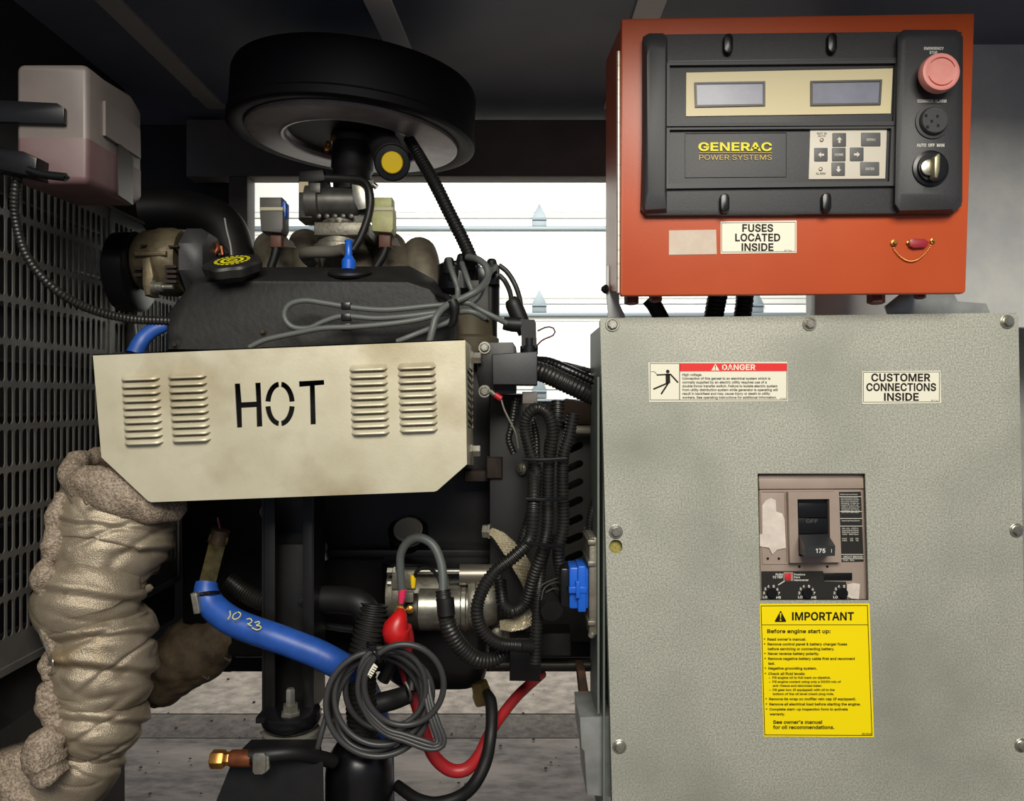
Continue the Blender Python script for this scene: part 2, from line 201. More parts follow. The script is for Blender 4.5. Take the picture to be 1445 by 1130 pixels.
class MB:
    def __init__(s): s.bm = bmesh.new()
    def poly(s, pts):
        return s.bm.faces.new([s.bm.verts.new(p) for p in pts])
    def slab(s, pts, ext, bevel=0., seg=2, both=False):
        """pts: world polygon, ext: extrusion vector"""
        bm = bmesh.new(); ext = Vector(ext)
        a = [bm.verts.new(p) for p in pts]; f = bm.faces.new(a)
        r = bmesh.ops.extrude_face_region(bm, geom=[f])
        nv = [v for v in r['geom'] if isinstance(v, bmesh.types.BMVert)]
        bmesh.ops.translate(bm, verts=nv, vec=ext)
        bmesh.ops.recalc_face_normals(bm, faces=bm.faces)
        if bevel:
            sa = set(a)
            eds = list(bm.edges) if both else [e for e in bm.edges if e.verts[0] in sa and e.verts[1] in sa]
            bmesh.ops.bevel(bm, geom=eds, offset=bevel, segments=seg, affect='EDGES', profile=.5, clamp_overlap=True)
        s.merge(bm); return s
    def prism(s, px, Y, t, bevel=0., seg=2):
        """pixel outline at depth Y extruded back by t metres"""
        return s.slab([P(x, y, Y) for x, y in px], (0, t, 0), bevel, seg)
    def rect(s, x0, y0, x1, y1, Y, t, bevel=0., seg=2):
        return s.prism([(x0, y0), (x1, y0), (x1, y1), (x0, y1)], Y, t, bevel, seg)
    def box(s, c, d, bevel=0., rot=None, seg=2):
        bm = bmesh.new(); bmesh.ops.create_cube(bm, size=1)
        for v in bm.verts: v.co = Vector((v.co.x*d[0], v.co.y*d[1], v.co.z*d[2]))
        if bevel: bmesh.ops.bevel(bm, geom=list(bm.edges), offset=bevel, segments=seg, affect='EDGES', profile=.5, clamp_overlap=True)
        M = Matrix.Translation(Vector(c)) @ (rot.to_4x4() if rot else Matrix.Identity(4))
        bm.transform(M); s.merge(bm); return s
    def loft(s, rings, cap=True):
        vs = [[s.bm.verts.new(p) for p in r] for r in rings]; n = len(rings[0])
        for a, b in zip(vs, vs[1:]):
            for i in range(n): s.bm.faces.new((a[i], a[(i+1) % n], b[(i+1) % n], b[i]))
        if cap: s.bm.faces.new(vs[0][::-1]); s.bm.faces.new(vs[-1])
        return s
    def loftpx(s, rings, cap=True):
        return s.loft([[P(x, y, Y) for x, y in r] for r, Y in rings], cap)
    def lathe(s, o, axis, prof, n=32, cap=True, off=0., lobes=0, lob=0.):
        ax = Vector(axis).normalized(); u = ax.orthogonal().normalized()
        if abs(ax.z) < .9: u = ax.cross(Vector((0, 0, 1))).normalized()
        v = ax.cross(u); o = Vector(o); rings = []
        for t, r in prof:
            ring = []
            for i in range(n):
                a = 2*math.pi*i/n+off; rr = max(r, 1e-5)*(1+lob*math.cos(lobes*a))
                ring.append(o+ax*t+(u*math.cos(a)+v*math.sin(a))*rr)
            rings.append(ring)
        return s.loft(rings, cap)
    def tube(s, pts, r=None, n=12, step=.006, pitch=0., amp=.14, cap=True, closed=False, jit=0., flat=1., px=True):
        """pts (px,py,Y[,rpx]); smooth curve; pitch>0 makes a convoluted hose"""
        cs = []; rs = []
        for q in pts:
            if px: cs.append(P(q[0], q[1], q[2]))
            else: cs.append(Vector(q[:3]))
            rr = q[3] if len(q) > 3 else r
            rs.append(rr*cs[-1].y/FPX if px else rr)
        m = len(cs); C = []; R = []
        rng = range(m if closed else m-1)
        for i in rng:
            if closed: p0, p1, p2, p3 = cs[i-1], cs[i], cs[(i+1) % m], cs[(i+2) % m]; r1, r2 = rs[i], rs[(i+1) % m]
            else: p1, p2 = cs[i], cs[i+1]; p0 = cs[i-1] if i else p1*2-p2; p3 = cs[i+2] if i+2 < m else p2*2-p1; r1, r2 = rs[i], rs[i+1]
            K = 16
            for k in range(K):
                t = k/K
                C.append(.5*((2*p1)+(p2-p0)*t+(2*p0-5*p1+4*p2-p3)*t*t+(3*p1-p0-3*p2+p3)*t**3)); R.append(r1+(r2-r1)*t)
        if closed: C.append(C[0].copy()); R.append(R[0])
        else: C.append(cs[-1].copy()); R.append(rs[-1])
        # resample
        L = [0.]
        for a, b in zip(C, C[1:]): L.append(L[-1]+(b-a).length)
        st = pitch/4 if pitch else step
        cnt = max(2, int(L[-1]/st)); cnt = (cnt//4)*4 if pitch else cnt
        QC = []; QR = []; j = 0
        for k in range(cnt+1):
            d = L[-1]*k/cnt
            while j < len(L)-2 and L[j+1] < d: j += 1
            t = (d-L[j])/max(1e-9, L[j+1]-L[j]); QC.append(C[j].lerp(C[j+1], t)); rr = R[j]+(R[j+1]-R[j])*t
            if pitch: rr *= (1, 1, 1-amp, 1-amp)[k % 4]
            if jit: rr *= 1+jit*noise.noise(QC[-1]*60)
            QR.append(rr)
        if closed: QC.pop(); QR.pop()
        T0 = None; U = None; rings = []
        nq = len(QC)
        for k in range(nq):
            a = QC[(k-1) % nq] if (closed or k) else QC[k]; b = QC[(k+1) % nq] if (closed or k < nq-1) else QC[k]
            T = (b-a).normalized()
            if U is None:
                U = T.cross(Vector((0, 1, 0)));  U = U if U.length > .2 else T.cross(Vector((1, 0, 0))); U.normalize()
            else:
                U = (U-T*U.dot(T)); U.normalize()
            V = T.cross(U)
            rings.append([QC[k]+(U*math.cos(2*math.pi*i/n)+V*math.sin(2*math.pi*i/n)*flat)*QR[k] for i in range(n)])
        if closed: rings.append(rings[0]); s.loft(rings, False); bmesh.ops.remove_doubles(s.bm, verts=s.bm.verts, dist=1e-6)
        else: s.loft(rings, cap)
        return s
    def ball(s, c, r, sc=(1, 1, 1), sub=3):
        bm = bmesh.new(); bmesh.ops.create_icosphere(bm, subdivisions=sub, radius=r)
        for v in bm.verts: v.co = Vector((v.co.x*sc[0], v.co.y*sc[1], v.co.z*sc[2]))+Vector(c)
        s.merge(bm); return s
    def holed(s, outer, holes, Y, t):
        """pixel outline with through holes, front face at Y, thickness t"""
        O = [P(x, y, Y) for x, y in outer]; H = [[P(x, y, Y) for x, y in h] for h in holes]
        allp = list(O)
        for h in H: allp += h
        tris = tessellate_polygon([O]+H)
        f = [s.bm.verts.new(p) for p in allp]; b = [s.bm.verts.new(p+Vector((0, t, 0))) for p in allp]
        for a, c, d in tris:
            try: s.bm.faces.new((f[a], f[c], f[d])); s.bm.faces.new((b[d], b[c], b[a]))
            except ValueError: pass
        i0 = 0
        for lp in [O]+H:
            n = len(lp)
            for i in range(n):
                a, c = i0+i, i0+(i+1) % n
                s.bm.faces.new((f[a], f[c], b[c], b[a]))
            i0 += n
        return s
    def text(s, body, x0, y0, x1, y1, Y, bold=0., dy=0., shear=0.):
        """body fitted so its capitals fill the pixel box; dy = drop of the right end in px"""
        pen = 0; V = []; T = []
        for ch in body:
            adv, vs, ts = glyph(ch, round(bold*900)); k = len(V)
            V += [(x+pen, y) for x, y in vs]; T += [(a+k, b+k, c+k) for a, b, c in ts]; pen += adv+bold*600
        a = min(v[0] for v in V); b = max(v[0] for v in V); bv = []
        for x, y in V:
            u = (x-a)/(b-a); vv = y/509.
            bv.append(s.bm.verts.new(P(x0+(x1-x0)*u+shear*vv, y1+(y0-y1)*vv+dy*u, Y)))
        for t in T:
            try: s.bm.faces.new([bv[i] for i in t])
            except ValueError: pass
        return s
    def frame(s, x0, y0, x1, y1, wpx, Y, t=.0003, dy=0., dx=0.):
        """thin printed frame; dy right-end drop, dx bottom shift"""
        def q(u, v): return (x0+(x1-x0)*u+dx*v, y0+(y1-y0)*v+dy*u)
        O = [q(0, 0), q(1, 0), q(1, 1), q(0, 1)]
        du, dv = wpx/(x1-x0), wpx/(y1-y0)
        I = [q(du, dv), q(1-du, dv), q(1-du, 1-dv), q(du, 1-dv)]
        return s.holed(O, [I], Y, t)
    def rough(s, amp, sc, seed=0.):
        s.bm.normal_update(); off = Vector((seed, seed*1.7, seed*.3))
        for v in s.bm.verts: v.co = v.co+v.normal*amp*noise.noise(v.co*sc+off)
        return s
    def merge(s, bm):
        me = bpy.data.meshes.new('tmp'); bm.to_mesh(me); bm.free(); s.bm.from_mesh(me); bpy.data.meshes.remove(me)
    def out(s, name, m, parent=None, label=None, cat=None, group=None, kind=None, sharp=38, recalc=True):
        bm = s.bm
        if recalc: bmesh.ops.recalc_face_normals(bm, faces=bm.faces)
        ca = math.radians(sharp)
        for f in bm.faces: f.smooth = True
        for e in bm.edges:
            if len(e.link_faces) == 2 and e.calc_face_angle(0) > ca: e.smooth = False
        if parent: L = wloc(parent)
        else:
            xs = [v.co for v in bm.verts]
            L = Vector(((min(v.x for v in xs)+max(v.x for v in xs))/2, (min(v.y for v in xs)+max(v.y for v in xs))/2, min(v.z for v in xs)))
        for v in bm.verts: v.co = v.co-L
        me = bpy.data.meshes.new(name); bm.to_mesh(me); bm.free()
        me.materials.append(m); o = bpy.data.objects.new(name, me); COL.objects.link(o)
        if parent: o.parent = parent
        else: o.location = L
        return tag(o, label, cat, group, kind)
def stadium(x0, y0, x1, y1, n=4):
    """rounded-end vertical or horizontal slot outline in px"""
    pts = []
    if y1-y0 > x1-x0:
        r = (x1-x0)/2; cx = (x0+x1)/2
        for i in range(n+1): a = math.pi+math.pi*i/n; pts.append((cx+r*math.cos(a), y0+r+r*math.sin(a)))
        for i in range(n+1): a = math.pi*i/n; pts.append((cx+r*math.cos(a), y1-r+r*math.sin(a)))
    else:
        r = (y1-y0)/2; cy = (y0+y1)/2
        for i in range(n+1): a = -math.pi/2+math.pi*i/n; pts.append((x1-r+r*math.cos(a), cy+r*math.sin(a)))
        for i in range(n+1): a = math.pi/2+math.pi*i/n; pts.append((x0+r+r*math.cos(a), cy+r*math.sin(a)))
    return pts
def rrect(x0, y0, x1, y1, r, n=3):
    pts = []
    for cx, cy, a0 in ((x1-r, y0+r, -90), (x1-r, y1-r, 0), (x0+r, y1-r, 90), (x0+r, y0+r, 180)):
        for i in range(n+1): a = math.radians(a0+90*i/n); pts.append((cx+r*math.cos(a), cy+r*math.sin(a)))
    return pts
def circ(cx, cy, r, n=20): return [(cx+r*math.cos(2*math.pi*i/n), cy+r*math.sin(2*math.pi*i/n)) for i in range(n)]
def quad(tl, tr, br, bl): return [tl, tr, br, bl]
def bolt(x, y, Y, r, m, parent, name='bolt', washer=1.5, head=.006, axis=(0, -1, 0)):
    k = Y/FPX; o = P(x, y, Y); b = MB()
    b.lathe(o, axis, [(0, r*washer*k), (.0012, r*washer*k), (.0016, r*washer*k*.93)], n=24)
    b.lathe(o, axis, [(.001, r*1.2*k), (.002, r*1.18*k), (.0028, r*k)], n=24)
    b.lathe(o, axis, [(.002, r*k), (head*.85, r*k), (head, r*.86*k)], n=6, off=.3)
    b.lathe(o, axis, [(head, r*.55*k), (head+.0004, r*.5*k)], n=12)
    return b.out(name, m, parent, sharp=25)

# ---------------------------------------------------------------- materials
galv = mat('galvanised_cabinet', (148, 149, 138), .5, .2, c2=(196, 195, 181), scale=420, detail=4, lo=.36, hi=.64, c3=(140, 142, 130), s3=5, lo3=.45, hi3=.8, bump=.12, bscale=350, rvar=.1)
galv2 = mat('galvanised_sheet', (204, 206, 206), .45, .15, c2=(222, 222, 218), scale=14, detail=6, bump=.25, bscale=30, rvar=.15)
galvf = mat('galvanised_bracket', (150, 154, 152), .35, .5, c2=(174, 176, 172), scale=26, bump=.2)
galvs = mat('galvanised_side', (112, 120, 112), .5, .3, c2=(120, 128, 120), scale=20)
shieldm = mat('heat_shield_steel', (204, 195, 166), .42, .35, c2=(218, 211, 188), scale=9, detail=7, lo=.3, hi=.7, c3=(168, 152, 118), s3=7, lo3=.52, hi3=.75, bump=.05, bscale=260, rvar=.12)
orange = mat('orange_paint', (190, 80, 36), .38, 0, c2=(184, 75, 33), scale=8, bump=.04, bscale=500, spec=.6)
blackp = mat('black_panel_plastic', (50, 50, 52), .5, 0, c2=(58, 58, 60), scale=500, bump=.08, bscale=700)
black = mat('black_paint', (11, 11, 12), .42, 0, c2=(18, 17, 16), scale=25, bump=.08, bscale=80, spec=.4)
blackr = mat('black_rubber', (17, 17, 18), .5, 0, c2=(24, 23, 22), scale=40, spec=.4)
blackg = mat('black_gloss', (16, 16, 18), .28, 0, spec=.5)
blackc = mat('black_conduit', (22, 22, 21), .42, 0, c2=(36, 34, 31), scale=30, spec=.5)
valvem = mat('valve_cover_black', (21, 21, 21), .55, 0, c2=(31, 31, 30), scale=35, detail=8, bump=.25, bscale=120)
darksheet = mat('enclosure_dark_paint', (84, 90, 106), .5, 0, c2=(92, 97, 112), scale=10, bump=.1, bscale=40)
beamm = mat('enclosure_beam_paint', (104, 96, 93), .5, 0, c2=(114, 104, 100), scale=14)
greyw = mat('spark_wire_grey', (88, 92, 90), .45, 0)
coilw = mat('cable_sheath_grey', (58, 58, 58), .4, 0)
steel = mat('zinc_steel', (190, 188, 176), .32, .85, c2=(160, 156, 142), scale=70, bump=.05)
cast = mat('cast_aluminium', (150, 146, 134), .45, .6, c2=(126, 120, 106), scale=45, bump=.25, bscale=200)
castd = mat('stained_cast_aluminium', (128, 116, 92), .5, .5, c2=(96, 86, 66), scale=35, bump=.3, bscale=150)
intake = mat('intake_cast_grey', (132, 124, 108), .6, .3, c2=(104, 96, 82), scale=25, bump=.3, bscale=120)
brass = mat('brass', (190, 140, 70), .35, .8, c2=(150, 100, 50), scale=60)
copper = mat('copper', (176, 106, 72), .35, .8, c2=(140, 80, 50), scale=40)
oliveb = mat('olive_zinc', (120, 112, 76), .4, .6, c2=(86, 76, 48), scale=60)
rust = mat('rusty_iron', (92, 62, 44), .8, .1, c2=(56, 44, 36), scale=60, bump=.3)
blueh = mat('blue_silicone', (38, 84, 170), .42, 0, c2=(32, 74, 152), scale=40, bump=.06, bscale=500)
bluep = mat('blue_plastic', (28, 96, 205), .3, 0)
redb = mat('red_rubber', (196, 26, 26), .35, 0, c2=(176, 20, 22), scale=30)
redw = mat('red_cable', (176, 34, 40), .4, 0, c2=(150, 40, 44), scale=18)
pinkm = mat('pink_nylon', (228, 52, 96), .35)
yellowm = mat('yellow_nylon', (232, 196, 20), .35)
yellowl = mat('yellow_label', (252, 226, 0), .45, spec=.3)
whitel = mat('white_label', (236, 232, 212), .45, spec=.3)
inkb = mat('black_print', (30, 26, 22), .6, spec=.2)
inkw = mat('white_print', (222, 220, 210), .5)
redl = mat('red_print', (226, 36, 34), .5)
yprint = mat('yellow_print', (236, 226, 30), .5)
creamp = mat('cream_faceplate', (224, 210, 166), .45)
keypadm = mat('keypad_foil', (214, 206, 190), .5)
keym = mat('key_grey', (92, 92, 92), .5)
lcdm = mat('lcd_glass', (134, 136, 152), .25, c2=(146, 148, 164), scale=30)
taupe = mat('breaker_taupe', (158, 140, 128), .4, 0, c2=(164, 147, 135), scale=30)
redk = mat('faded_red_plastic', (226, 144, 134), .45, c2=(232, 152, 142), scale=80)
tankm = mat('tank_translucent', (108, 100, 97), .45, 0, c2=(116, 107, 102), scale=18, spec=.5)
tankp = mat('coolant_in_tank', (96, 72, 74), .45, 0, c2=(104, 84, 84), scale=14)
cloth = mat('insulation_cloth', (166, 153, 133), .36, .45, c2=(136, 124, 106), scale=14, detail=6, bump=.5, bscale=600, c3=(190, 156, 92), s3=7, lo3=.58, hi3=.8, rvar=.1)
fuzz = mat('insulation_knit', (172, 156, 138), .6, .15, c2=(122, 107, 92), scale=300, detail=3, lo=.4, hi=.6, bump=1., bscale=420)
clothd = mat('soiled_insulation_cloth', (104, 88, 66), .8, 0, c2=(64, 52, 38), scale=22, bump=.5, bscale=200)
strapm = mat('tinned_braid', (196, 186, 158), .45, .3, c2=(170, 158, 130), scale=60)
doorw = mat('door_white_paint', (240, 241, 234), .5, 0, c2=(244, 245, 238), scale=6)
strutm = mat('door_strut_steel', (132, 144, 150), .45, .2)
conc = mat('concrete', (112, 103, 97), .7, 0, c2=(66, 61, 58), scale=16, detail=10, lo=.38, hi=.66, c3=(134, 124, 116), s3=2.2, lo3=.5, hi3=.7, bump=.9, bscale=30, stretch=(1, 2.2, 1))
airm = mat('air_cleaner_pan', (158, 150, 153), .42, .35, c2=(140, 132, 134), scale=30, bump=.05)
airk = mat('air_cleaner_black', (11, 12, 16), .6, 0, spec=.2)
grm = mat('grille_paint', (86, 84, 82), .5, .2, c2=(98, 96, 92), scale=30)
# ================================================================ SETTING
FZ = -0.99
MB().box((0, 3.0, FZ-.03), (9, 9, .06)).out('floor', conc, kind='structure', label='grey brown worn concrete floor seen under the generator')
MB().box((0, 3.73, FZ+.001), (9, 2.54, .004), .001).out('trim_6', mat('concrete_far', (176, 164, 150), .7, 0, c2=(130, 120, 110), scale=24, detail=10, bump=.8, bscale=40), kind='structure', label='paler far part of the floor')  # thin sheet giving the far floor a paler tone
MB().box((0, 2.37, FZ+.0005), (9, .17, .003), .001).out('trim_7', mat('concrete_dark_strip', (104, 96, 88), .8, 0, c2=(66, 60, 55), scale=40, detail=10, bump=1., bscale=50), kind='structure', label='dark rough strip across the floor')  # thin strip giving the floor a darker, rougher band
b = MB()
for i in range(90):
    b.ball((random.uniform(-1.2, .4), random.uniform(1.95, 2.9), FZ+.006), random.uniform(.002, .006), (1, 1, .5), sub=1)
b.out('floor_grit', mat('grit', (60, 52, 46), .8), label='loose grit and crumbs on the concrete floor', cat='grit', kind='stuff')
b = MB(); b.box((-3.2, 4.95, .6), (3.2, .1, 3.2)); b.box((3.4, 4.95, .6), (3.2, .1, 3.2)); b.box((.1, 4.95, 2.3), (10, .1, 1.2))
b.out('wall_back', doorw, kind='structure')
d = thing('door_1', None, None, (0.1, 4.8, FZ)); d['kind'] = 'structure'; d['label'] = 'white sectional garage door behind the generator'
ys = [792-121*k for k in range(0, 8)]
for k in range(7):
    z0 = (CY-ys[k])*4.8/FPX; z1 = (CY-ys[k+1])*4.8/FPX
    p = MB(); p.box((.1, 4.815, (z0+z1)/2), (3.7, .03, z1-z0-.006), .004)
    for zz in (z0+.05, z1-.09): p.box((.1, 4.797, zz), (3.66, .012, .03), .004)
    p.out('panel', doorw, d)
    if k:
        MB().box((.1, 4.775, z0-.067), (3.7, .03, .022), .004).out('strut', strutm, d)
        for hx in (-1.2, .168, 1.5):
            h = MB(); h.slab([(hx-.045, 4.785, z0-.05), (hx+.045, 4.785, z0-.05), (hx+.04, 4.785, z0+.01), (hx, 4.785, z0+.09), (hx-.04, 4.785, z0+.01)], (0, .008, 0), .002)
            h.lathe((hx-.045, 4.78, z0-.01), (1, 0, 0), [(0, .008), (.09, .008)], n=10)
            h.out('hinge', strutm, d)
# enclosure
MB().box((0.1, 1.21, .645), (2.6, 1.24, .03)).out('ceiling', darksheet, kind='structure', label='dark painted enclosure roof over the engine')
for x0, x1, xb, nm, lb in ((505, 545, 545, 'trim_1', 'pale roof stiffener above the air cleaner'), (905, 947, 940, 'trim_2', 'pale roof stiffener above the orange panel'), (118, 155, 300, 'trim_3', 'dim roof stiffener with a bolt above the white tank')):
    Y0 = .63*FPX/(CY+20); a = P(x0, -20, Y0); c = P(x1, -20, Y0)
    yb = 150; Y1 = .63*FPX/(CY-yb)
    vx = {'trim_1': .03, 'trim_2': 0, 'trim_3': 0}[nm]
    pts = [Vector((a.x, Y0, .63)), Vector((c.x, Y0, .63)), Vector((c.x+vx, Y1, .63)), Vector((a.x+vx, Y1, .63))]
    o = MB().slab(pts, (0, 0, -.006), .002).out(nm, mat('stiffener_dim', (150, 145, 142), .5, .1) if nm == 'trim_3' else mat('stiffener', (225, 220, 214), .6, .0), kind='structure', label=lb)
    if nm == 'trim_3': bolt(276, 132, 1.6, 4, steel, o, axis=(0, -.4, -.8))
# rear beam, rear panels, posts
MB().prism([(262, 168), (1180, 168), (1180, 249), (262, 249)], 1.72, .05, .004).out('trim_4', beamm, kind='structure', label='dark rear beam above the opening')
MB().rect(-420, 60, 326, 948, 1.78, .03).out('wall_rear_left', black, kind='structure')
MB().rect(322, 249, 349, 560, 1.72, .05, .004).out('trim_5', beamm, kind='structure', label='dark post left of the bright opening')
MB().rect(200, 590, 1300, 948, 1.74, .04, .003).out('wall_rear', black, kind='structure', label='black lower rear panel behind the engine')
MB().rect(1145, 160, 1700, 700, 1.66, .03).out('wall_rear_right', galv2, kind='structure')
MB().box((-.80, 1.24, -.18), (.03, .68, 1.62)).out('wall_left', black, kind='structure')
MB().box((1.08, 1.32, -.15), (.03, .85, 1.6)).out('wall_right', galv2, kind='structure')
# galvanised panel behind control box, right
MB().prism([(1150, -40), (1560, -40), (1560, 462), (1150, 462)], 1.38, .02, .002).out('mounting_panel', galv2, label='rough galvanised sheet panel behind the orange control box at right', cat='panel')

b = MB(); b.box((.12, 1.14, -.715), (1.75, .25, .10), .004)
for x in (-.6, .12, .85): b.box((x, 1.14, (FZ-.765)/2), (.12, .2, -.765-FZ), .003)
b.out('trim_8', black, kind='structure', label='black base rail under engine and cabinet')

# ================================================================ RADIATOR GRILLE
GX = -0.656
def gz(py, px): # z on the grille plane for a pixel
    Y = -GX*FPX/(CX-px); return (CY-py)*Y/FPX
GT = .3125; GB = -.345
rg = thing('radiator_grille', 'slotted dark metal radiator guard receding along the left side', 'grille', (GX, 1.2, GB))
def grille_panel(Y0, Y1, nrow, pitch=.0157, rowh=.0555):
    bm = bmesh.new(); ncol = int((Y1-Y0-.008)/pitch); m0 = (Y1-Y0-ncol*pitch)/2
    def add(y, z, cache={}): return bm.verts.new((GX, y, z))
    K = 6
    top = GT-.014
    for r in range(nrow):
        zc = top-rowh*(r+.5)
        for c in range(ncol):
            yc = Y0+m0+pitch*(c+.5); hw, hh = pitch/2, rowh/2; sw, sh = pitch*.36, rowh*.44
            inn = []; outr = []
            for i in range(K):
                a = math.pi*i/(K-1)
                inn.append((yc+sw*math.cos(a), zc+sh-sw+sw*math.sin(a))); t = i/(K-1); outr.append((yc+hw*(1-2*t), zc+hh))
            for i in range(K):
                a = math.pi+math.pi*i/(K-1)
                inn.append((yc+sw*math.cos(a), zc-sh+sw+sw*math.sin(a))); t = i/(K-1); outr.append((yc-hw*(1-2*t), zc-hh))
            iv = [add(*p) for p in inn]; ov = [add(*p) for p in outr]
            bv = [bm.verts.new((GX-.0015, p[0], p[1])) for p in inn]
            n = len(iv)
            for i in range(n):
                j = (i+1) % n
                bm.faces.new((ov[i], ov[j], iv[j], iv[i])); bm.faces.new((iv[i], iv[j], bv[j], bv[i]))
    # borders
    zb = top-rowh*nrow
    for (ya, yb, za, zc) in ((Y0, Y0+m0, GB, GT), (Y1-m0, Y1, GB, GT), (Y0+m0, Y1-m0, top, GT), (Y0+m0, Y1-m0, GB, zb)):
        bm.faces.new([bm.verts.new((GX, ya, za)), bm.verts.new((GX, yb, za)), bm.verts.new((GX, yb, zc)), bm.verts.new((GX, ya, zc))])
    s = MB(); s.merge(bm); return s
grille_panel(.86, 1.272, 11).out('slotted_panel', grm, rg, recalc=False)
grille_panel(1.278, 1.53, 11).out('slotted_panel', grm, rg, recalc=False)
b = MB(); b.box((GX-.006, 1.195, GT+.002), (.02, .68, .004)); b.box((GX-.006, 1.195, GB-.004), (.02, .68, .01)); b.box((GX-.004, 1.275, (GT+GB)/2), (.014, .008, GT-GB)); b.box((GX-.004, 1.535, (GT+GB)/2), (.014, .012, GT-GB))
b.out('edge_flange', grm, rg)
rc = thing('radiator', 'black finned radiator core behind the slotted guard', 'radiator', (-.72, 1.2, GB))
MB().box((-.725, 1.2, 0), (.05, .72, .70), .004).out('core', mat('radiator_core_black', (14, 14, 16), .6), rc)
b = MB()
for k in range(9): b.box((-.694, 1.2, -.32+.075*k), (.008, .70, .004))
b.out('tube', mat('radiator_tube', (52, 52, 54), .4, .4), rc, kind='stuff')
MB().box((-.715, 1.2, -.40), (.08, .74, .08), .01).out('lower_tank', black, rc)

# ================================================================ COOLANT OVERFLOW TANK
tk = thing('coolant_tank', 'white translucent coolant overflow tank with pink coolant, above the slotted guard', 'tank', P(105, 292, 1.03))
yf, yb = .98, 1.115
f0 = [(24, 96), (32, 87), (112, 92), (124, 98), (130, 280), (118, 288), (20, 258)]
XR = P(124, 90, .98).x
def tankring(Y, inset, zs):
    z0, z1 = zs; x0 = P(22, 0, .98).x; x1 = XR
    r = .010
    pts = []
    for cx, cz, a0 in ((x1-r, z1-r, 0), (x0+r, z1-r, 90), (x0+r, z0+r, 180), (x1-r, z0+r, 270)):
        for i in range(4):
            if abs((z1 if a0 < 180 else z0)-zm) < 1e-6: pts.append(Vector((x1-inset if a0 in (0, 270) else x0+inset, Y, zm))); continue
            a = math.radians(a0+30*i); pts.append(Vector((cx+(r-inset)*math.cos(a), Y, cz+(r-inset)*math.sin(a))))
    return pts
zt, zm, zb_ = .424, .330, .292
def topz(Y): return .424-.02*max(0, (Y-1.02))/.1
up = MB(); up.loft([tankring(.98, .006, (zm, .424)), tankring(.982, .002, (zm, .424)), tankring(.987, 0, (zm, .424)), tankring(1.03, 0, (zm, .424)), tankring(1.095, 0, (zm, .430)), tankring(1.118, 0, (zm, .420)), tankring(1.125, .006, (zm, .410))])
up.out('tank_body', tankm, tk, sharp=50)
lo_ = MB(); lo_.loft([tankring(.98, .006, (zb_-.02, zm)), tankring(.982, .002, (zb_-.02, zm)), tankring(.987, 0, (zb_-.02, zm)), tankring(1.105, 0, (zb_-.016, zm)), tankring(1.12, .0, (zb_-.008, zm)), tankring(1.125, .008, (zb_, zm))])
lo_.out('coolant', tankp, tk, label='pink coolant showing through lower half', sharp=50)
rb = MB(); rb.slab([Vector((XR-.002, 1.015, .39)), Vector((XR-.002, 1.11, .385)), Vector((XR-.002, 1.112, .345)), Vector((XR-.002, 1.015, .345))], (.006, 0, 0), .003, 3)
rb.out('tank_rib', tankm, tk)
MB().prism([(-60, 138), (80, 145), (90, 152), (90, 174), (-60, 170)], .972, .006, .001).out('strap', blackg, tk)
sb = MB(); xs = XR+.003
sb.slab([Vector((xs, 1.045, .275)), Vector((xs, 1.085, .272)), Vector((xs, 1.085, .335)), Vector((xs, 1.078, .342)), Vector((xs, 1.050, .345)), Vector((xs, 1.045, .338))], (.003, 0, 0), .0008)
sb.out('side_bracket', mat('bracket_steel', (70, 64, 64), .3, .7), tk, label='dark metal bracket on the right side')
b = MB(); b.prism([(-20, 205), (30, 212), (52, 222), (50, 250), (-20, 236)], .955, .03, .004); b.tube([(40, 240, .95), (60, 246, .95), (93, 250, .95)], 6, n=12)
b.tube([(93, 250, .95), (97, 251, .95)], 2.5, n=8)
b.out('tank_outlet', blackg, None, 'black hose connector with small spout under the white tank', 'connector')

# black sensor cable along the grille
MB().tube([(28, 240, .98), (22, 265, .98), (22, 310, .99), (40, 365, 1.0), (80, 410, 1.02), (130, 437, 1.06), (185, 450, 1.1), (238, 453, 1.13)], 6.5, n=12, pitch=.005).out('convoluted_cable', blackc, None, 'thin black convoluted cable drooping across the slotted guard', 'cable')

# ================================================================ JUNCTION CABINET
cab = thing('junction_cabinet', 'large grey galvanised connection cabinet with breaker, right of the engine', 'cabinet', P(1150, 1200, 1.25))
lid = [(849, 449), (1433, 441), (1437, 445), (1452, 1210), (866, 1210), (847, 453)]
WB = (1070, 668, 1225, 847)
hole = [(1069, 668), (1221, 668), (1226, 847), (1073, 847)]
kh = [(869+9.5*math.cos(a), 771+10*math.sin(a)) for a in [math.radians(-70+ (320*i/13)) for i in range(14)]]
MB().holed(lid, [hole, kh], 1.10, .003).out('front_cover', galv, cab)
b = MB()
def wq(px, Y0, dY):  # flange strips behind the cover edge
    a = [P(x, y, Y0) for x, y in px]; return a
e = [P(x, y, 1.103) for x, y in lid]
for i in range(len(e)):
    a, c = e[i], e[(i+1) % len(e)]
    b.bm.faces.new([b.bm.verts.new(q) for q in (a, c, c+Vector((0, .016, 0)), a+Vector((0, .016, 0)))])
b.out('cover_flange', galv, cab)
xl = P(848, 0, 1.1).x-.003; xr = P(1440, 0, 1.1).x
z1 = P(0, 455, 1.1).z; z0 = P(0, 1190, 1.1).z
b = MB(); b.slab([Vector((xl, 1.118, z0)), Vector((xl, 1.118, .037)), Vector((xl, 1.125, .045)), Vector((xl+.004, 1.30, .045)), Vector((xl+.004, 1.30, z0))], (.012, 0, 0), 0)
b.slab([Vector((xl+.012, 1.118, z0)), Vector((xl+.012, 1.118, z1)), Vector((xl+.012, 1.30, z1)), Vector((xl+.012, 1.30, z0))], (xr-xl-.012, 0, 0), 0)
b.bm.faces.ensure_lookup_table()
b.bm.free()
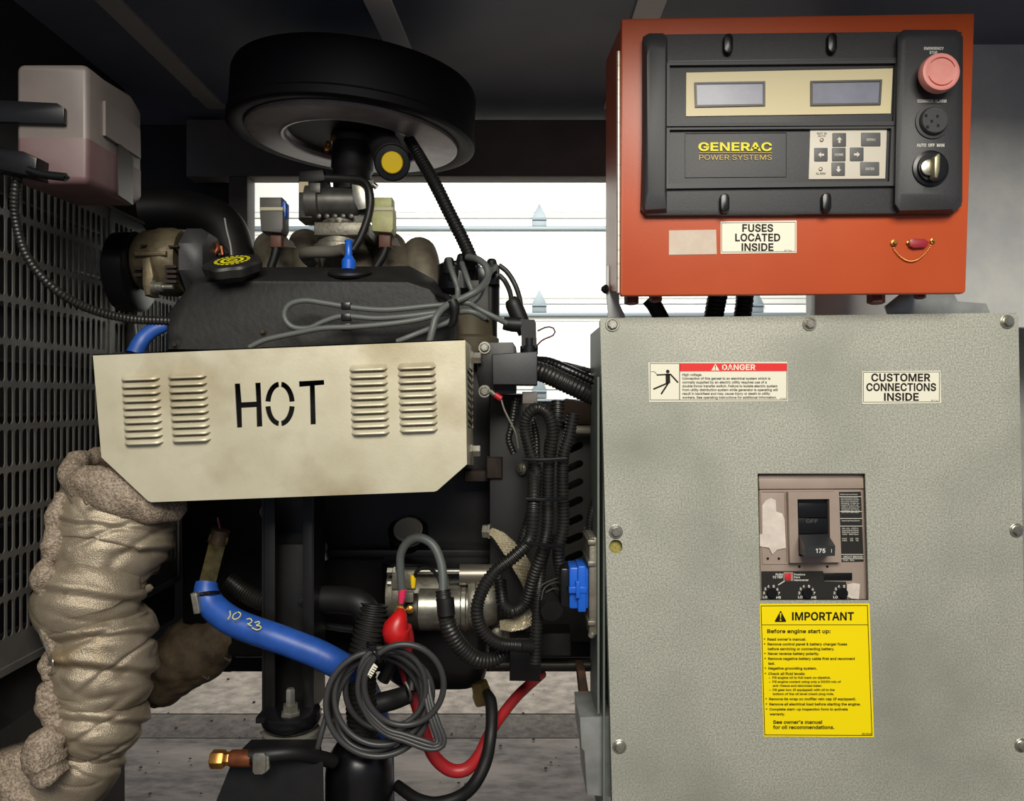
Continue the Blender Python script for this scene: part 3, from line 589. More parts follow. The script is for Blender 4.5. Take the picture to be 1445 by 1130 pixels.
# body as a shell so the recess stays open
b = MB()
b.slab([Vector((xl, 1.118, -.449)), Vector((xl, 1.118, .034)), Vector((xl, 1.20, .02)), Vector((xl, 1.20, -.449))], (.003, 0, 0))
b.slab([Vector((xr, 1.118, z0)), Vector((xr, 1.118, z1)), Vector((xr, 1.30, z1)), Vector((xr, 1.30, z0))], (.003, 0, 0))
b.slab([Vector((xl+.008, 1.118, z0)), Vector((xl+.008, 1.118, z1)), Vector((xl+.008, 1.30, z1)), Vector((xl+.008, 1.30, z0))], (.003, 0, 0))
b.box(((xl+xr)/2+.005, 1.21, z1-.002), (xr-xl-.01, .18, .003)); b.box(((xl+xr)/2+.005, 1.30, (z0+z1)/2), (xr-xl-.01, .003, z1-z0))
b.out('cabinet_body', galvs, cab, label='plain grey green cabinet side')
for x, y in ((864, 458), (1142, 457), (1421, 454), (869, 750), (1434, 748), (874, 1053), (1441, 1051)):
    bolt(x, y, 1.10, 6.6, steel, cab)
MB().lathe(P(869, 771, 1.108), (0, 1, 0), [(0, .012), (.002, .012)], n=20).out('keyhole_foam', mat('yellow_foam', (176, 164, 84), .8, c2=(120, 110, 60), scale=300), cab, label='yellow foam seen through the round hole')
# --- labels
def label_plate(parent, px, Y=1.0993, m=None, name='label'):
    return MB().prism(px, Y, .0006).out(name, m or whitel, parent)
lb = label_plate(cab, [(915, 511.5), (1111, 510.5), (1112, 566), (916, 567)])
S = 6.283
def dx(v): return 900+v/S
def dyy(v): return 500+v/S
b = MB().frame(dx(107), dyy(78), dx(1324), dyy(405), .7, 1.0990)
b.holed([(dx(368), dyy(78)), (dx(374), dyy(78)), (dx(374), dyy(405)), (dx(368), dyy(405))], [], 1.0990, .0002)
for i, (t, xe) in enumerate((('High voltage.', 570), ('Connection of this genset to an electrical system which is', 1175), ('normally supplied by an electric utility requires use of a', 1143), ('double throw transfer switch. Failure to isolate electric system', 1238), ('from utility distribution system while generator is operating will', 1240), ('result in backfeed and may cause injury or death to utility', 1173), ('workers. See operating instructions for additional information.', 1232))):
    yy = 169+33.6*i; b.text(t, dx(395), dyy(yy), dx(xe), dyy(yy+21), 1.0990, bold=.02)
b.text('0F1385', dx(1262), dyy(386), dx(1312), dyy(398), 1.0990)
b.out('lettering', inkb, lb)
b = MB().prism([(dx(374), dyy(80)), (dx(1321), dyy(78)), (dx(1321), dyy(148)), (dx(374), dyy(150))], 1.0989, .0003); b.out('red_band', redl, lb, label='red band across the top')
b = MB().text('DANGER', dx(748), dyy(90), dx(1043), dyy(136), 1.0986, bold=.028)
b.prism([(dx(688), dyy(82)), (dx(724), dyy(142)), (dx(652), dyy(142))], 1.0987, .0002); b.out('heading', whitel, lb)
b = MB().prism([(dx(684), dyy(98)), (dx(692), dyy(98)), (dx(690), dyy(124)), (dx(686), dyy(124))], 1.0985, .0001); b.prism(circ(dx(688), dyy(132), .7, 8), 1.0985, .0001)
# pictogram: shocked figure
b.prism(circ(dx(266), dyy(151), 16/S, 16), 1.0989, .0003)
def bar(m, x0, y0, x1, y1, w, Y=1.0989):
    L = math.hypot(x1-x0, y1-y0); nx, ny = -(y1-y0)/L*w/2, (x1-x0)/L*w/2
    m.prism([(dx(x0+nx), dyy(y0+ny)), (dx(x1+nx), dyy(y1+ny)), (dx(x1-nx), dyy(y1-ny)), (dx(x0-nx), dyy(y0-ny))], Y, .0003)
for q in ((168, 182, 292, 176, 12), (290, 176, 358, 250, 13), (266, 170, 268, 255, 40), (262, 255, 138, 308, 14), (272, 252, 207, 352, 14), (114, 154, 148, 152, 3), (148, 152, 172, 180, 4)): bar(b, *q)
b.out('pictogram', inkb, lb)
lb = label_plate(cab, [(1217, 524), (1327, 523), (1328, 568.5), (1217, 570)])
b = MB().frame(1218.3, 525, 1326, 567.5, .6, 1.0990, dy=-.5)
for t, xa, xb_, ya in (('CUSTOMER', 1229.5, 1313, 527.4), ('CONNECTIONS', 1222.5, 1321, 541), ('INSIDE', 1247.5, 1296.5, 554.8)): b.text(t, xa, ya, xb_, ya+10.2, 1.0990, bold=.028)
b.text('0F1746', 1314, 564, 1324, 566, 1.0990)
b.out('lettering', inkb, lb)
lb = label_plate(cab, [(1072, 852), (1227, 851.5), (1233.5, 1040), (1077.5, 1039)], m=yellowl)
S2 = 5.514
def ex(v): return 1060+v/S2
def ey(v): return 845+v/S2
b = MB(); o4 = [(ex(75), ey(52)), (ex(907), ey(48)), (ex(943), ey(1064)), (ex(103), ey(1060))]; i4 = [(ex(80), ey(57)), (ex(902), ey(53)), (ex(938), ey(1059)), (ex(108), ey(1055))]
b.holed(o4, [i4], 1.0989, .0002)
b.prism([(ex(82), ey(200)), (ex(912), ey(199)), (ex(912), ey(203)), (ex(82), ey(204))], 1.0989, .0002)
b.text('IMPORTANT', ex(318), ey(105), ex(800), ey(164), 1.0989, bold=.028)
b.text('Before engine start up:', ex(125), ey(237), ex(618), ey(265), 1.0989, bold=.028)
for t, xa, xb_, ya, yb_, bl in (("Read owner's manual.", 127, 427, 304, 323, 1), ('Remove control panel & battery charger fuses', 128, 747, 342, 361, 1), ('before servicing or connecting battery.', 130, 648, 379, 398, 0),
        ('Never reverse battery polarity.', 131, 530, 416, 435, 1), ('Remove negative battery cable first and reconnect', 132, 808, 455, 474, 1), ('last.', 134, 186, 492, 511, 0), ('Negative grounding system.', 134, 512, 530, 549, 1),
        ('Check all fluid levels:', 134, 420, 572, 591, 1), ('Fill engine oil to full mark on dipstick.', 165, 620, 604, 620, 2), ('Fill engine coolant using only a 50/50 mix of', 166, 698, 636, 652, 2), ('anti-freeze and deionized water.', 168, 553, 667, 683, 0),
        ('Fill gear box (if equipped) with oil to the', 168, 650, 699, 715, 2), ('bottom of the oil level check plug hole.', 169, 645, 731, 747, 0), ('Remove tie wrap on muffler rain cap (if equipped).', 140, 818, 769, 787, 1),
        ('Remove all electrical load before starting the engine.', 142, 852, 809, 828, 1), ('Complete start-up inspection form to activate', 143, 752, 849, 867, 1), ('warranty.', 145, 264, 886, 905, 0)):
    b.text(t, ex(xa), ey(ya), ex(xb_), ey(yb_), 1.0989, bold=.028)
    if bl == 1: b.prism(circ(ex(xa-23), ey((ya+yb_)/2-2), .95, 10), 1.0989, .0002)
    if bl == 2: b.prism([(ex(xa-28), ey(ya+9)), (ex(xa-16), ey(ya+9)), (ex(xa-16), ey(ya+12)), (ex(xa-28), ey(ya+12))], 1.0989, .0002)
b.text("See owner's manual", ex(170), ey(945), ex(552), ey(971), 1.0989, bold=.028)
b.text('for oil recommendations.', ex(170), ey(985), ex(648), ey(1011), 1.0989, bold=.028)
b.text('0E1848', ex(862), ey(1043), ex(935), ey(1056), 1.0989, bold=.01)
b.prism([(ex(228), ey(93)), (ex(232), ey(93)), (ex(273), ey(172)), (ex(268), ey(179)), (ex(188), ey(179)), (ex(184), ey(172))], 1.0989, .0003)
b.out('lettering', inkb, lb, label='black lettering and warning triangle')
b = MB().prism([(ex(223), ey(110)), (ex(235), ey(110)), (ex(231), ey(152)), (ex(227), ey(152))], 1.0987, .0002); b.prism(circ(ex(229), ey(164), 1.1, 10), 1.0987, .0002); b.out('exclamation_mark', yellowl, lb)
# --- breaker in its cut-out
br = thing('circuit_breaker', 'taupe moulded circuit breaker with black toggle marked 175 in the cabinet cut-out', 'circuit breaker', P(1148, 847, 1.12))
S3 = 5.38
def bx(v): return 1050+v/S3
def by(v): return 650+v/S3
def bq(x0, y0, x1, y1): return [(bx(x0), by(y0)), (bx(x1), by(y0)), (bx(x1), by(y1)), (bx(x0), by(y1))]
b = MB(); b.prism([(bx(112), by(105)), (bx(908), by(100)), (bx(942), by(1052)), (bx(126), by(1052))], 1.110, .08, .001)
b.prism([(bx(112), by(135)), (bx(908), by(130)), (bx(912), by(212)), (bx(116), by(216))], 1.106, .006, .0015)
b.out('case', taupe, br)
MB().holed([(bx(120), by(222)), (bx(330), by(222)), (bx(342), by(785)), (bx(140), by(785))], [[(bx(132), by(236)), (bx(308), by(236)), (bx(325), by(773)), (bx(150), by(773))]], 1.1085, .003).out('side_frame', taupe, br)
MB().holed([(bx(335), by(238)), (bx(690), by(236)), (bx(722), by(260)), (bx(738), by(770)), (bx(350), by(775))], [[(bx(405), by(292)), (bx(648), by(290)), (bx(655), by(725)), (bx(415), by(725))]], 1.100, .012).out('toggle_bezel', taupe, br)
b = MB(); b.rect(bx(400), by(285), bx(655), by(730), 1.1085, .004); b.rect(bx(412), by(322), bx(636), by(432), 1.104, .006, .001); b.rect(bx(412), by(436), bx(640), by(556), 1.1025, .008, .001)
b.out('toggle_well', blackg, br)
b = MB().text('OFF', bx(470), by(445), bx(560), by(470), 1.1022, bold=.028); b.out('lettering', mat('dark_relief', (70, 70, 70), .5), br)
tg = MB(); tg.loft([[P(bx(415), by(560), 1.10), P(bx(636), by(556), 1.10), P(bx(640), by(700), 1.10), P(bx(418), by(705), 1.10)], [P(bx(462), by(650), 1.060), P(bx(692), by(645), 1.060), P(bx(690), by(722), 1.060), P(bx(465), by(728), 1.060)]])
tgo = tg.out('toggle', mat('toggle_black', (44, 46, 48), .4), br)
b = MB().text('175', bx(545), by(668), bx(617), by(698), 1.0595, bold=.028); b.text('I', bx(662), by(670), bx(666), by(698), 1.0595); b.out('lettering', inkw, tgo)
for x, y in ((180, 742), (264, 742), (419, 803), (632, 803)):
    MB().lathe(P(bx(x), by(y), 1.1094), (0, -1, 0), [(0, .0018), (.0004, .0018)], n=12).out('hole_plug', inkb, br)
b = MB()
b.holed([(bx(118), by(560)), (bx(140), by(555)), (bx(138), by(340)), (bx(165), by(300)), (bx(205), by(283)), (bx(240), by(300)), (bx(245), by(385)), (bx(290), by(400)), (bx(308), by(450)), (bx(318), by(662)), (bx(250), by(675)), (bx(215), by(712)), (bx(190), by(660)), (bx(120), by(650))], [], 1.1078, .0006)
b.out('torn_label', mat('torn_white_paper', (226, 214, 202), .6, c2=(206, 194, 184), scale=60, bump=.5), br, label='torn white sticker remains')
b = MB(); b.prism([(bx(132), by(840)), (bx(600), by(838)), (bx(612), by(916)), (bx(775), by(920)), (bx(782), by(1052)), (bx(136), by(1052))], 1.1085, .002); lp = b.out('setting_plate', mat('plate_black', (40, 38, 34), .4), br)
MB().rect(bx(608), by(853), bx(822), by(908), 1.1078, .003, .0004).out('window_slot', blackg, br)
MB().prism([(bx(782), by(940)), (bx(830), by(928)), (bx(880), by(935)), (bx(872), by(1050)), (bx(815), by(1046)), (bx(780), by(1030))], 1.1075, .001).out('torn_label', MATS['torn_white_paper'], br)
b = MB(); b.text('PUSH', bx(240), by(856), bx(296), by(872), 1.1082, bold=.028); b.text('TO TRIP', bx(216), by(876), bx(294), by(892), 1.1082, bold=.028)
for i, t in enumerate(('Pressione', 'Para', 'Desconectar')): b.text(t, bx(378), by(856+21*i), bx((464, 424, 490)[i]), by(870+21*i), 1.1082, bold=.028)
b.prism([(bx(305), by(910)), (bx(312), by(914)), (bx(262), by(945)), (bx(256), by(941))], 1.1082, .0002)
for cx in (207, 475, 742):
    for t, ox, oy in (('LO', -48, 32), ('2', -56, 0), ('3', -46, -30), ('4', -22, -50), ('5', 18, -50), ('6', 46, -28), ('7', 58, 2), ('HI', 54, 34)):
        if cx == 742 and t in '67HI': continue
        ww = 16 if len(t) == 1 else 34
        b.text(t, bx(cx+ox-ww/2), by(1003+oy-9), bx(cx+ox+ww/2), by(1003+oy+9), 1.1082, bold=.028)
b.out('lettering', inkw, lp)
b = MB().rect(bx(300), by(846), bx(372), by(912), 1.1078, .002); b.out('button_surround', taupe, br)
MB().rect(bx(311), by(857), bx(358), by(907), 1.1055, .004, .0005).out('trip_button', mat('button_red', (206, 44, 52), .4), br, label='red square push button')
for cx in (210, 477, 745):
    q = MB(); q.lathe(P(bx(cx), by(1003), 1.1086), (0, -1, 0), [(0, .0073), (.003, .0073), (.0036, .0068)], n=24); q.out('setting_dial', blackg, br)
pl = MB()
pl.prism([(bx(722), by(237)), (bx(887), by(235)), (bx(908), by(765)), (bx(742), by(768))], 1.1090, .001); dp = pl.out('data_label', mat('plate_black', (0, 0, 0)), br)
b = MB()
for yy in (272, 385, 438, 496, 711, 744): b.prism([(bx(722+yy*.03-6), by(yy-2)), (bx(889+yy*.03-6), by(yy-2)), (bx(889+yy*.03-6), by(yy+2)), (bx(722+yy*.03-6), by(yy+2))], 1.1086, .0002)
for i, t in enumerate(('Molded case circuit breaker', '', 'This circuit breaker will trip', 'with instantaneous overload', 'when current exceeds the', 'dial setting. To reset turn', 'handle to OFF then ON. Use', 'copper or aluminum wire', 'Line and load terminals are', 'suitable for 75 C', 'Left Front Fixed Adjust')):
    if t: yy = 251+13.6*i; b.text(t, bx(730+i), by(yy), bx(862+i+8*(i % 2)), by(yy+8), 1.1086, bold=.01)
b.text('Types Instal Para Seteros', bx(738), by(450), bx(878), by(459), 1.1086, bold=.01)
for i, t in enumerate(('Max volts   60/50 Hz', 'Interrupting Rating', 'RMS Sym Amperes', 'Volts   RMS Sym', '240    65   35', '480    35   18')): b.text(t, bx(745), by(508+15*i+(18 if i > 3 else 0)), bx(868), by(517+15*i+(18 if i > 3 else 0)), 1.1086, bold=.01)
b.text('CIRCUIT BREAKER', bx(752), by(721), bx(900), by(737), 1.1086, bold=.01); b.text('Cat. No.', bx(752), by(750), bx(840), by(760), 1.1086, bold=.01)
b.out('lettering', inkw, dp)

# lower left bracket and rusty plate
b = MB(); b.prism([(818, 1012), (862, 1010), (862, 1125), (828, 1122), (824, 1060), (820, 1055)], 1.13, .10, .002)
b.out('foot_bracket', galvf, None, 'shiny folded galvanised bracket at the lower left of the grey cabinet', 'bracket')
b = MB(); b.prism([(815, 946), (826, 946), (836, 1012), (822, 1012)], 1.24, .05, .002); b.out('rusty_plate', rust, None, 'narrow rusty iron plate left of the grey cabinet side, above its foot bracket', 'plate')

# ================================================================ CONTROL BOX
cb = thing('control_box', 'orange generator control box with black instrument panel above the grey cabinet', 'control box', P(1120, 416, 1.15))
MB().prism([(878.5, 26), (1374, 18.5), (1375.5, 22), (1363, 411), (1360, 413.5), (877, 417), (875.5, 413), (877, 29)], 1.055, .012, .002).out('box_door', orange, cb)
xl = P(877, 0, 1.055).x; xr = P(1366, 0, 1.055).x; zt = P(0, 28, 1.055).z; zb = P(0, 413, 1.055).z
MB().slab([Vector((xl+.001, 1.068, zt-.002)), Vector((xr, 1.068, zt-.002)), Vector((xr, 1.068, zb+.003)), Vector((xl+.001, 1.068, zb+.003))], (0, .17, .026)).out('box_body', orange, cb)
n = 17
for k in range(n):
    z = zt-.04-(zt-zb-.05)*k/(n-1)*.965
    MB().lathe((xl-.003, 1.062, z), (0, 0, -1), [(0, .0028), (.0205, .0028)], n=10).out('hinge_knuckle', mat('hinge_steel', (214, 204, 184), .35, .6), cb)
b = MB(); b.prism([(898, 102), (912, 48), (1262, 44), (1358, 44), (1358, 290), (1345, 301), (912, 304), (905, 296)][1:], 1.045, .012, .002)
ip = b.out('instrument_panel', blackp, cb, label='black moulded instrument panel')
b = MB()
def ring(pts, Y): return ([p for p in pts], Y)
b.loftpx([([(907, 52), (916, 47), (936, 47), (942, 54), (941, 300), (908, 302), (906, 290), (906, 60)], 1.045), ([(909, 60), (917, 52), (936, 52), (941, 58), (940, 294), (911, 296), (909, 285), (909, 65)], 1.036), ([(914, 70), (918, 66), (936, 66), (939, 70), (938, 270), (916, 272), (914, 268), (913, 80)], 1.030)])
b.out('grip', blackp, ip)
b = MB()
b.loftpx([([(1265, 50), (1275, 42), (1350, 42), (1359, 52), (1358, 285), (1346, 300), (1268, 302), (1260, 290)], 1.045), ([(1267, 56), (1277, 46), (1348, 46), (1356, 55), (1355, 282), (1344, 295), (1270, 297), (1263, 287)], 1.034), ([(1274, 60), (1280, 54), (1345, 54), (1350, 60), (1350, 270), (1346, 275), (1272, 275), (1269, 270)], 1.029)])
sp = b.out('switch_column', blackp, ip)
MB().holed([(941, 88), (1270, 84), (1266, 178), (941, 180)], [[(945, 92), (1264, 89), (1261, 171), (946, 174)]], 1.040, .006).out('bezel_rim', blackp, ip)
MB().holed([(940, 178), (1264, 177), (1262, 262), (939, 266)], [[(945, 183), (1258, 181), (1255, 256), (944, 259)]], 1.040, .006).out('bezel_rim', blackp, ip)
for x, y0_, y1_ in ((1022, 46, 75), (1169, 45, 74), (1017, 272, 300), (1161, 271, 299)):
    MB().prism(stadium(x, y0_, x+13, y1_), 1.036, .010, .002).out('latch_tab', blackg, ip)
MB().prism([(942, 84.5), (1268, 80.5), (1268, 84), (942, 88)], 1.041, .005, .0006).out('ledge', mat('ledge_grey', (70, 70, 72), .5), ip)
fp = MB().prism([(968.5, 102.5), (1260, 96.5), (1257, 160), (968, 164)], 1.0435, .002).out('faceplate', creamp, ip, label='cream faceplate around both displays')
for q in ([(980, 116), (1080, 114.5), (1080, 149), (981, 151)], [(1144, 114), (1245, 112), (1243, 147.5), (1144, 149)]):
    cx = sum(p[0] for p in q)/4; cy = sum(p[1] for p in q)/4
    inn = [(cx+(x-cx)*.94, cy+(y-cy)*.84) for x, y in q]
    MB().holed(q, [inn], 1.0415, .002).out('display_frame', mat('display_frame', (84, 80, 76), .4), fp)
    MB().prism(inn, 1.0427, .001).out('display', lcdm, fp)
S4 = 2.628
def cx_(v): return 860+v/S4
def cy_(v): return 10+v/S4
b = MB(); b.text('GENERAC', cx_(330), cy_(503), cx_(603), cy_(532), 1.0435, bold=.03); b.out('lettering', yprint, ip)
b = MB(); b.text('POWER SYSTEMS', cx_(333), cy_(548), cx_(602), cy_(566), 1.0435, bold=.0)
b.rect(cx_(332), cy_(539), cx_(603), cy_(541), 1.0435, .0003); b.out('lettering', mat('amber_print', (214, 178, 70), .5), ip)
MB().frame(cx_(280), cy_(466), cx_(658), cy_(632), .8, 1.0437, .001, dy=-1).out('badge_outline', mat('badge_edge', (46, 46, 48), .5), ip)
S5 = 9.633
def kx(v): return 1120+v/S5
def ky(v): return 170+v/S5
kp = MB().prism([(kx(225), ky(127)), (kx(1268), ky(117)), (kx(1245), ky(790)), (kx(205), ky(798))], 1.0435, .002, .0003).out('keypad', keypadm, ip, label='pale foil keypad with grey keys')
def key(x0, y0_, x1, y1_, arrow=None, txt=None):
    MB().prism(rrect(kx(x0), ky(y0_), kx(x1), ky(y1_), 1), 1.0423, .002, .0004).out('key', keym, kp)
    mx_, my_ = (x0+x1)/2, (y0_+y1_)/2+4
    if arrow:
        shape = [(0, -42), (36, -2), (14, -2), (14, 40), (-14, 40), (-14, -2), (-36, -2)]; ca, sa = {'u': (1, 0), 'r': (0, 1), 'd': (-1, 0), 'l': (0, -1)}[arrow]
        KEYB.prism([(kx(mx_+x*ca-y*sa), ky(my_+x*sa+y*ca)) for x, y in shape], 1.0420, .0003)
    if txt: KEYB.text(txt, kx(mx_-58), ky(my_-16), kx(mx_+58), ky(my_+16), 1.0420, bold=.01)
KEYB = MB()
key(530, 168, 714, 352, 'u'); key(282, 370, 464, 552, 'l'); key(525, 368, 708, 550, None, 'HOME'); key(768, 365, 952, 548, 'r'); key(518, 568, 700, 748, 'd')
key(920, 164, 1182, 346, None, 'MENU'); key(908, 562, 1166, 744, None, 'ENTER')
KEYB.out('key_symbols', keypadm, kp)
b = MB(); b.text('NOT IN', kx(318), ky(162), kx(448), ky(188), 1.0430, bold=.01); b.text('AUTO', kx(330), ky(198), kx(432), ky(222), 1.0430, bold=.01); b.text('ALARM', kx(302), ky(706), kx(432), ky(734), 1.0430, bold=.01); b.out('lettering', mat('grey_print', (86, 84, 82), .5), kp)
for x, y in ((379, 264), (365, 660)):
    b = MB(); b.lathe(P(kx(x), ky(y), 1.0433), (0, -1, 0), [(0, .0025), (.0010, .0025), (.0012, .0018)], n=16); b.out('indicator_ring', mat('ring_brown', (120, 92, 60), .4), kp)
    MB().lathe(P(kx(x), ky(y), 1.0421), (0, -1, 0), [(0, .0015), (.0006, .001)], n=12).out('indicator_lamp', whitel, kp)
S6 = 2.69
def rx(v): return 1250+v/S6
def ry(v): return 40+v/S6
b = MB(); b.text('EMERGENCY', rx(145), ry(71), rx(220), ry(81), 1.0285, bold=.028); b.text('STOP', rx(166), ry(87), rx(196), ry(97), 1.0285, bold=.028)
b.text('COMMON ALARM', rx(120), ry(270), rx(230), ry(281), 1.0285, bold=.028); b.text('AUTO  OFF  MAN', rx(117), ry(438), rx(222), ry(449), 1.0285, bold=.028); b.out('lettering', inkw, sp)
es = MB(); o = P(1314, 112, 1.029)
es.lathe(o, (0, -1, 0), [(0, .013), (.009, .014), (.011, .022), (.014, .0248), (.020, .0252), (.0245, .0238), (.0255, .0215), (.0252, .0195), (.0252, .012), (.0255, .001)], n=48)
eo = es.out('emergency_stop_button', redk, sp, label='faded pink mushroom stop button')
for a0 in (200, 20):
    b = MB(); pts = [Vector((o.x+.0178*math.cos(math.radians(a0+a)), o.y-.0256, o.z+.0178*math.sin(math.radians(a0+a)))) for a in range(0, 130, 10)]
    b.tube([(p.x, p.y, p.z, .0005+.0004*math.sin(math.pi*i/12)) for i, p in enumerate(pts)], px=False, n=6, step=.002); b.out('turn_arrow', mat('arrow_red', (190, 84, 80), .4), eo)
b = MB(); o = P(1315, 172, 1.029); b.lathe(o, (0, -1, 0), [(0, .0225), (.002, .0225), (.0025, .0185), (.006, .018), (.008, .0165), (.0082, .001)], n=40); ao = b.out('alarm_buzzer', blackp, sp)
for ox, oy in ((0, 0), (-8, -8), (8, -7), (9, 6), (-6, 8)):
    MB().rect(1315+ox-1.8, 171+oy-2, 1315+ox+1.8, 171+oy+2, 1.0206, .001).out('sound_hole', inkb, ao)
b = MB(); o = P(1312, 238, 1.029); b.lathe(o, (0, -1, 0), [(0, .0235), (.003, .0235), (.004, .019), (.008, .019), (.0085, .012), (.0086, .001)], n=40); ko = b.out('key_switch', blackg, sp)
MB().lathe(P(1310, 237, 1.020), (0, -1, 0), [(0, .0105), (.003, .0105), (.0035, .0095)], n=28).out('lock_barrel', steel, ko)
b = MB(); b.prism([(1319, 222), (1325, 216), (1327, 219), (1326, 240), (1323, 251), (1319, 250)], 1.006, .012, .0006); b.out('key', mat('key_brass', (150, 144, 118), .35, .7), ko)
lb = label_plate(cb, [(1017, 312.5), (1124, 311), (1124, 356.5), (1017, 358)], 1.0543)
b = MB().frame(1018.3, 314, 1122.5, 356, .6, 1.0540, dy=-1)
for t, xa, xb_, ya in (('FUSES', 1047.5, 1091, 316.6), ('LOCATED', 1037.5, 1101, 330), ('INSIDE', 1046.5, 1091.5, 343.6)): b.text(t, xa, ya, xb_, ya+10, 1.0540, bold=.028)
b.text('0F1746', 1107, 352.3, 1117, 354.3, 1.0540)
b.out('lettering', inkb, lb)
label_plate(cb, [(944, 325), (1010.5, 324), (1011.5, 358.5), (944, 359.5)], 1.0543, mat('blank_label', (206, 190, 172), .6, c2=(196, 178, 160), scale=40)).name = 'blank_label'
# chain & red plug
for x, y, r in ((1260.5, 343, 4.6), (1281, 343, 3), (1315, 340, 3.6)):
    MB().lathe(P(x, y, 1.055), (0, -1, 0), [(0, r/1040), (.003, r/1040), (.0035, r*.5/1040), (.006, r*.5/1040)], n=16).out('stud', brass, cb)
MB().prism([(1284, 338), (1290, 336), (1306, 337), (1312, 342), (1306, 349), (1290, 350), (1284, 347)], 1.049, .006, .0015).out('plug_cover', mat('maroon_plastic', (150, 36, 48), .35), cb, label='dark red plug cover on a ball chain')
ch = MB()
for i in range(34):
    t = i/33; x = 1261+(1315-1261)*t; y = 350+(343-350)*t+22*math.sin(math.pi*t)**.8*1.0
    ch.ball(P(x, y, 1.0525), .0011, sub=1)
ch.out('ball_chain', brass, cb, kind='stuff')
for x, y, r in ((891, 423, 10), (925, 420, 9), (1236, 421, 12), (1298, 416, 8)):
    MB().lathe(P(x, y-7, 1.085), (0, 0, -1), [(0, r/1000), (.006+r*.0006, r/1000), (.008+r*.0006, r*.6/1000)], n=6).out('nut', mat('dark_red_nut', (96, 30, 24), .5), cb)
# cables leaving the box bottom
for pts, rr, nm, lb_, gp in (([(915, 421, 1.2), (924, 432, 1.2), (940, 462, 1.2)], 11, 'flat_cable', 'short slanting black cable entering the cabinet near its top left bolt', None), ([(1014, 412, 1.2), (1010, 430, 1.2), (1004, 465, 1.2)], 14, 'conduit', 'left one of two thick black conduits between orange box and grey cabinet', None), ([(1051, 412, 1.2), (1050, 430, 1.2), (1044, 465, 1.2)], 12.5, 'conduit', 'right one of two thick black conduits between orange box and grey cabinet', None)):
    MB().tube(pts, rr, n=16, pitch=.006 if nm == 'conduit' else 0, amp=.05).out(nm, blackr, None, lb_, 'cable')
# side brackets
b = MB(); b.prism([(856, 374), (873, 377), (874, 410), (874, 428), (882, 445), (882, 462), (856, 462), (858, 440), (855, 410)], 1.20, .004, .0008)
hb = b.out('bracket_plate', galv2, None, 'upright galvanised bracket plate left below the orange box', 'bracket')
bolt(866, 398, 1.198, 5, blackg, hb, washer=1.3, axis=(-.6, -.7, 0)); bolt(855, 408, 1.198, 5, blackg, hb, washer=1.3, axis=(-.8, -.5, 0))
b = MB(); b.prism([(1345, 411), (1352, 425), (1392, 428), (1400, 446), (1300, 446), (1255, 446), (1250, 432), (1275, 412)], 1.19, .006, .001)
b.out('bracket_plate', galvf, None, 'galvanised bracket under the right corner of the orange box', 'bracket')
# ================================================================ HEAT SHIELD
hs = thing('heat_shield', 'beige metal exhaust heat shield stencilled HOT, bolted across the engine front', 'heat shield', P(400, 700, 1.11))
SY = 1.03
outer = [(131, 500), (655, 478.5), (659, 655), (617, 692), (613, 693.5), (213, 708.5), (208, 706), (143, 645)]
banks = [((171, 528), (176, 618), 55), ((237, 525), (243, 614), 55), ((493, 514.5), (496, 604), 54), ((561, 512), (564, 600), 54)]
holes = []; louv = []
for (xa, ya), (xb2, yb2), wd in banks:
    for i in range(10):
        t = i/9; x = xa+(xb2-xa)*t; y = ya+(yb2-ya)*t
        louv.append((x+wd/2, y+4.2, wd)); sl = -.035*wd
        holes.append([(x+3, y+3.2), (x+wd-3, y+3.2+sl), (x+wd-1, y+9.0+sl), (x+1, y+9.0)])
# stencilled letters, cut right through (crop coordinates / 2.69)
def hx(v): return 120+v/2.69
def hy(v): return 300+v/2.69
H = [(568, 649), (588, 648), (594, 720), (650, 717), (646, 646), (666, 645), (673, 811), (652, 813), (650, 738), (594, 741), (596, 815), (577, 816)]
T = [(812, 640), (907, 635), (908, 653), (872, 656), (876, 803), (856, 804), (853, 658), (813, 661)]
def arc(cx, cy, rx_, ry_, a0, a1, w_):
    o = []; n = 9
    for i in range(n+1): a = math.radians(a0+(a1-a0)*i/n); o.append((cx+rx_*math.cos(a), cy-ry_*math.sin(a)))
    for i in range(n, -1, -1): a = math.radians(a0+(a1-a0)*i/n); o.append((cx+(rx_-w_)*math.cos(a), cy-(ry_-w_)*math.sin(a)))
    return o
for L_ in (H, T, arc(740, 725, 56, 84, 6, 84, 20), arc(740, 725, 56, 84, 96, 174, 20), arc(740, 727, 56, 84, 186, 264, 20), arc(740, 727, 56, 84, 276, 354, 20)):
    holes.append([(hx(x), hy(y)) for x, y in L_])
MB().holed(outer, holes, SY, .002).out('front_plate', shieldm, hs)
# one louver mesh shared by forty parts
lm = MB(); n = 12; m = 5; rows = []
k = SY/FPX; W = 55*k; Hh = 9.4*k; D = .0078
for j in range(m+1):
    v = j/m; row = []
    for i in range(n+1):
        u = -1+2*i/n; e = max(0, 1-abs(u)**6)**.5; inset = 1-.06*(1-v)**2
        row.append(lm.bm.verts.new((u*W/2*inset, -D*e*math.sin(v*math.pi/2)-.0001, Hh*(.5-v)*(1 if e > 0 else .6)-u*(-.035)*W/2)))
    rows.append(row)
for a, c in zip(rows, rows[1:]):
    for i in range(n): lm.bm.faces.new((a[i], a[i+1], c[i+1], c[i]))
bk = [lm.bm.verts.new((v.co.x, v.co.y+.0016, v.co.z+.0007)) for v in rows[-1]]
for i in range(n): lm.bm.faces.new((rows[-1][i], rows[-1][i+1], bk[i+1], bk[i]))
L0 = P(louv[0][0], louv[0][1], SY)
lo0 = lm.out('louver', shieldm, None, recalc=False, sharp=60)
me = lo0.data
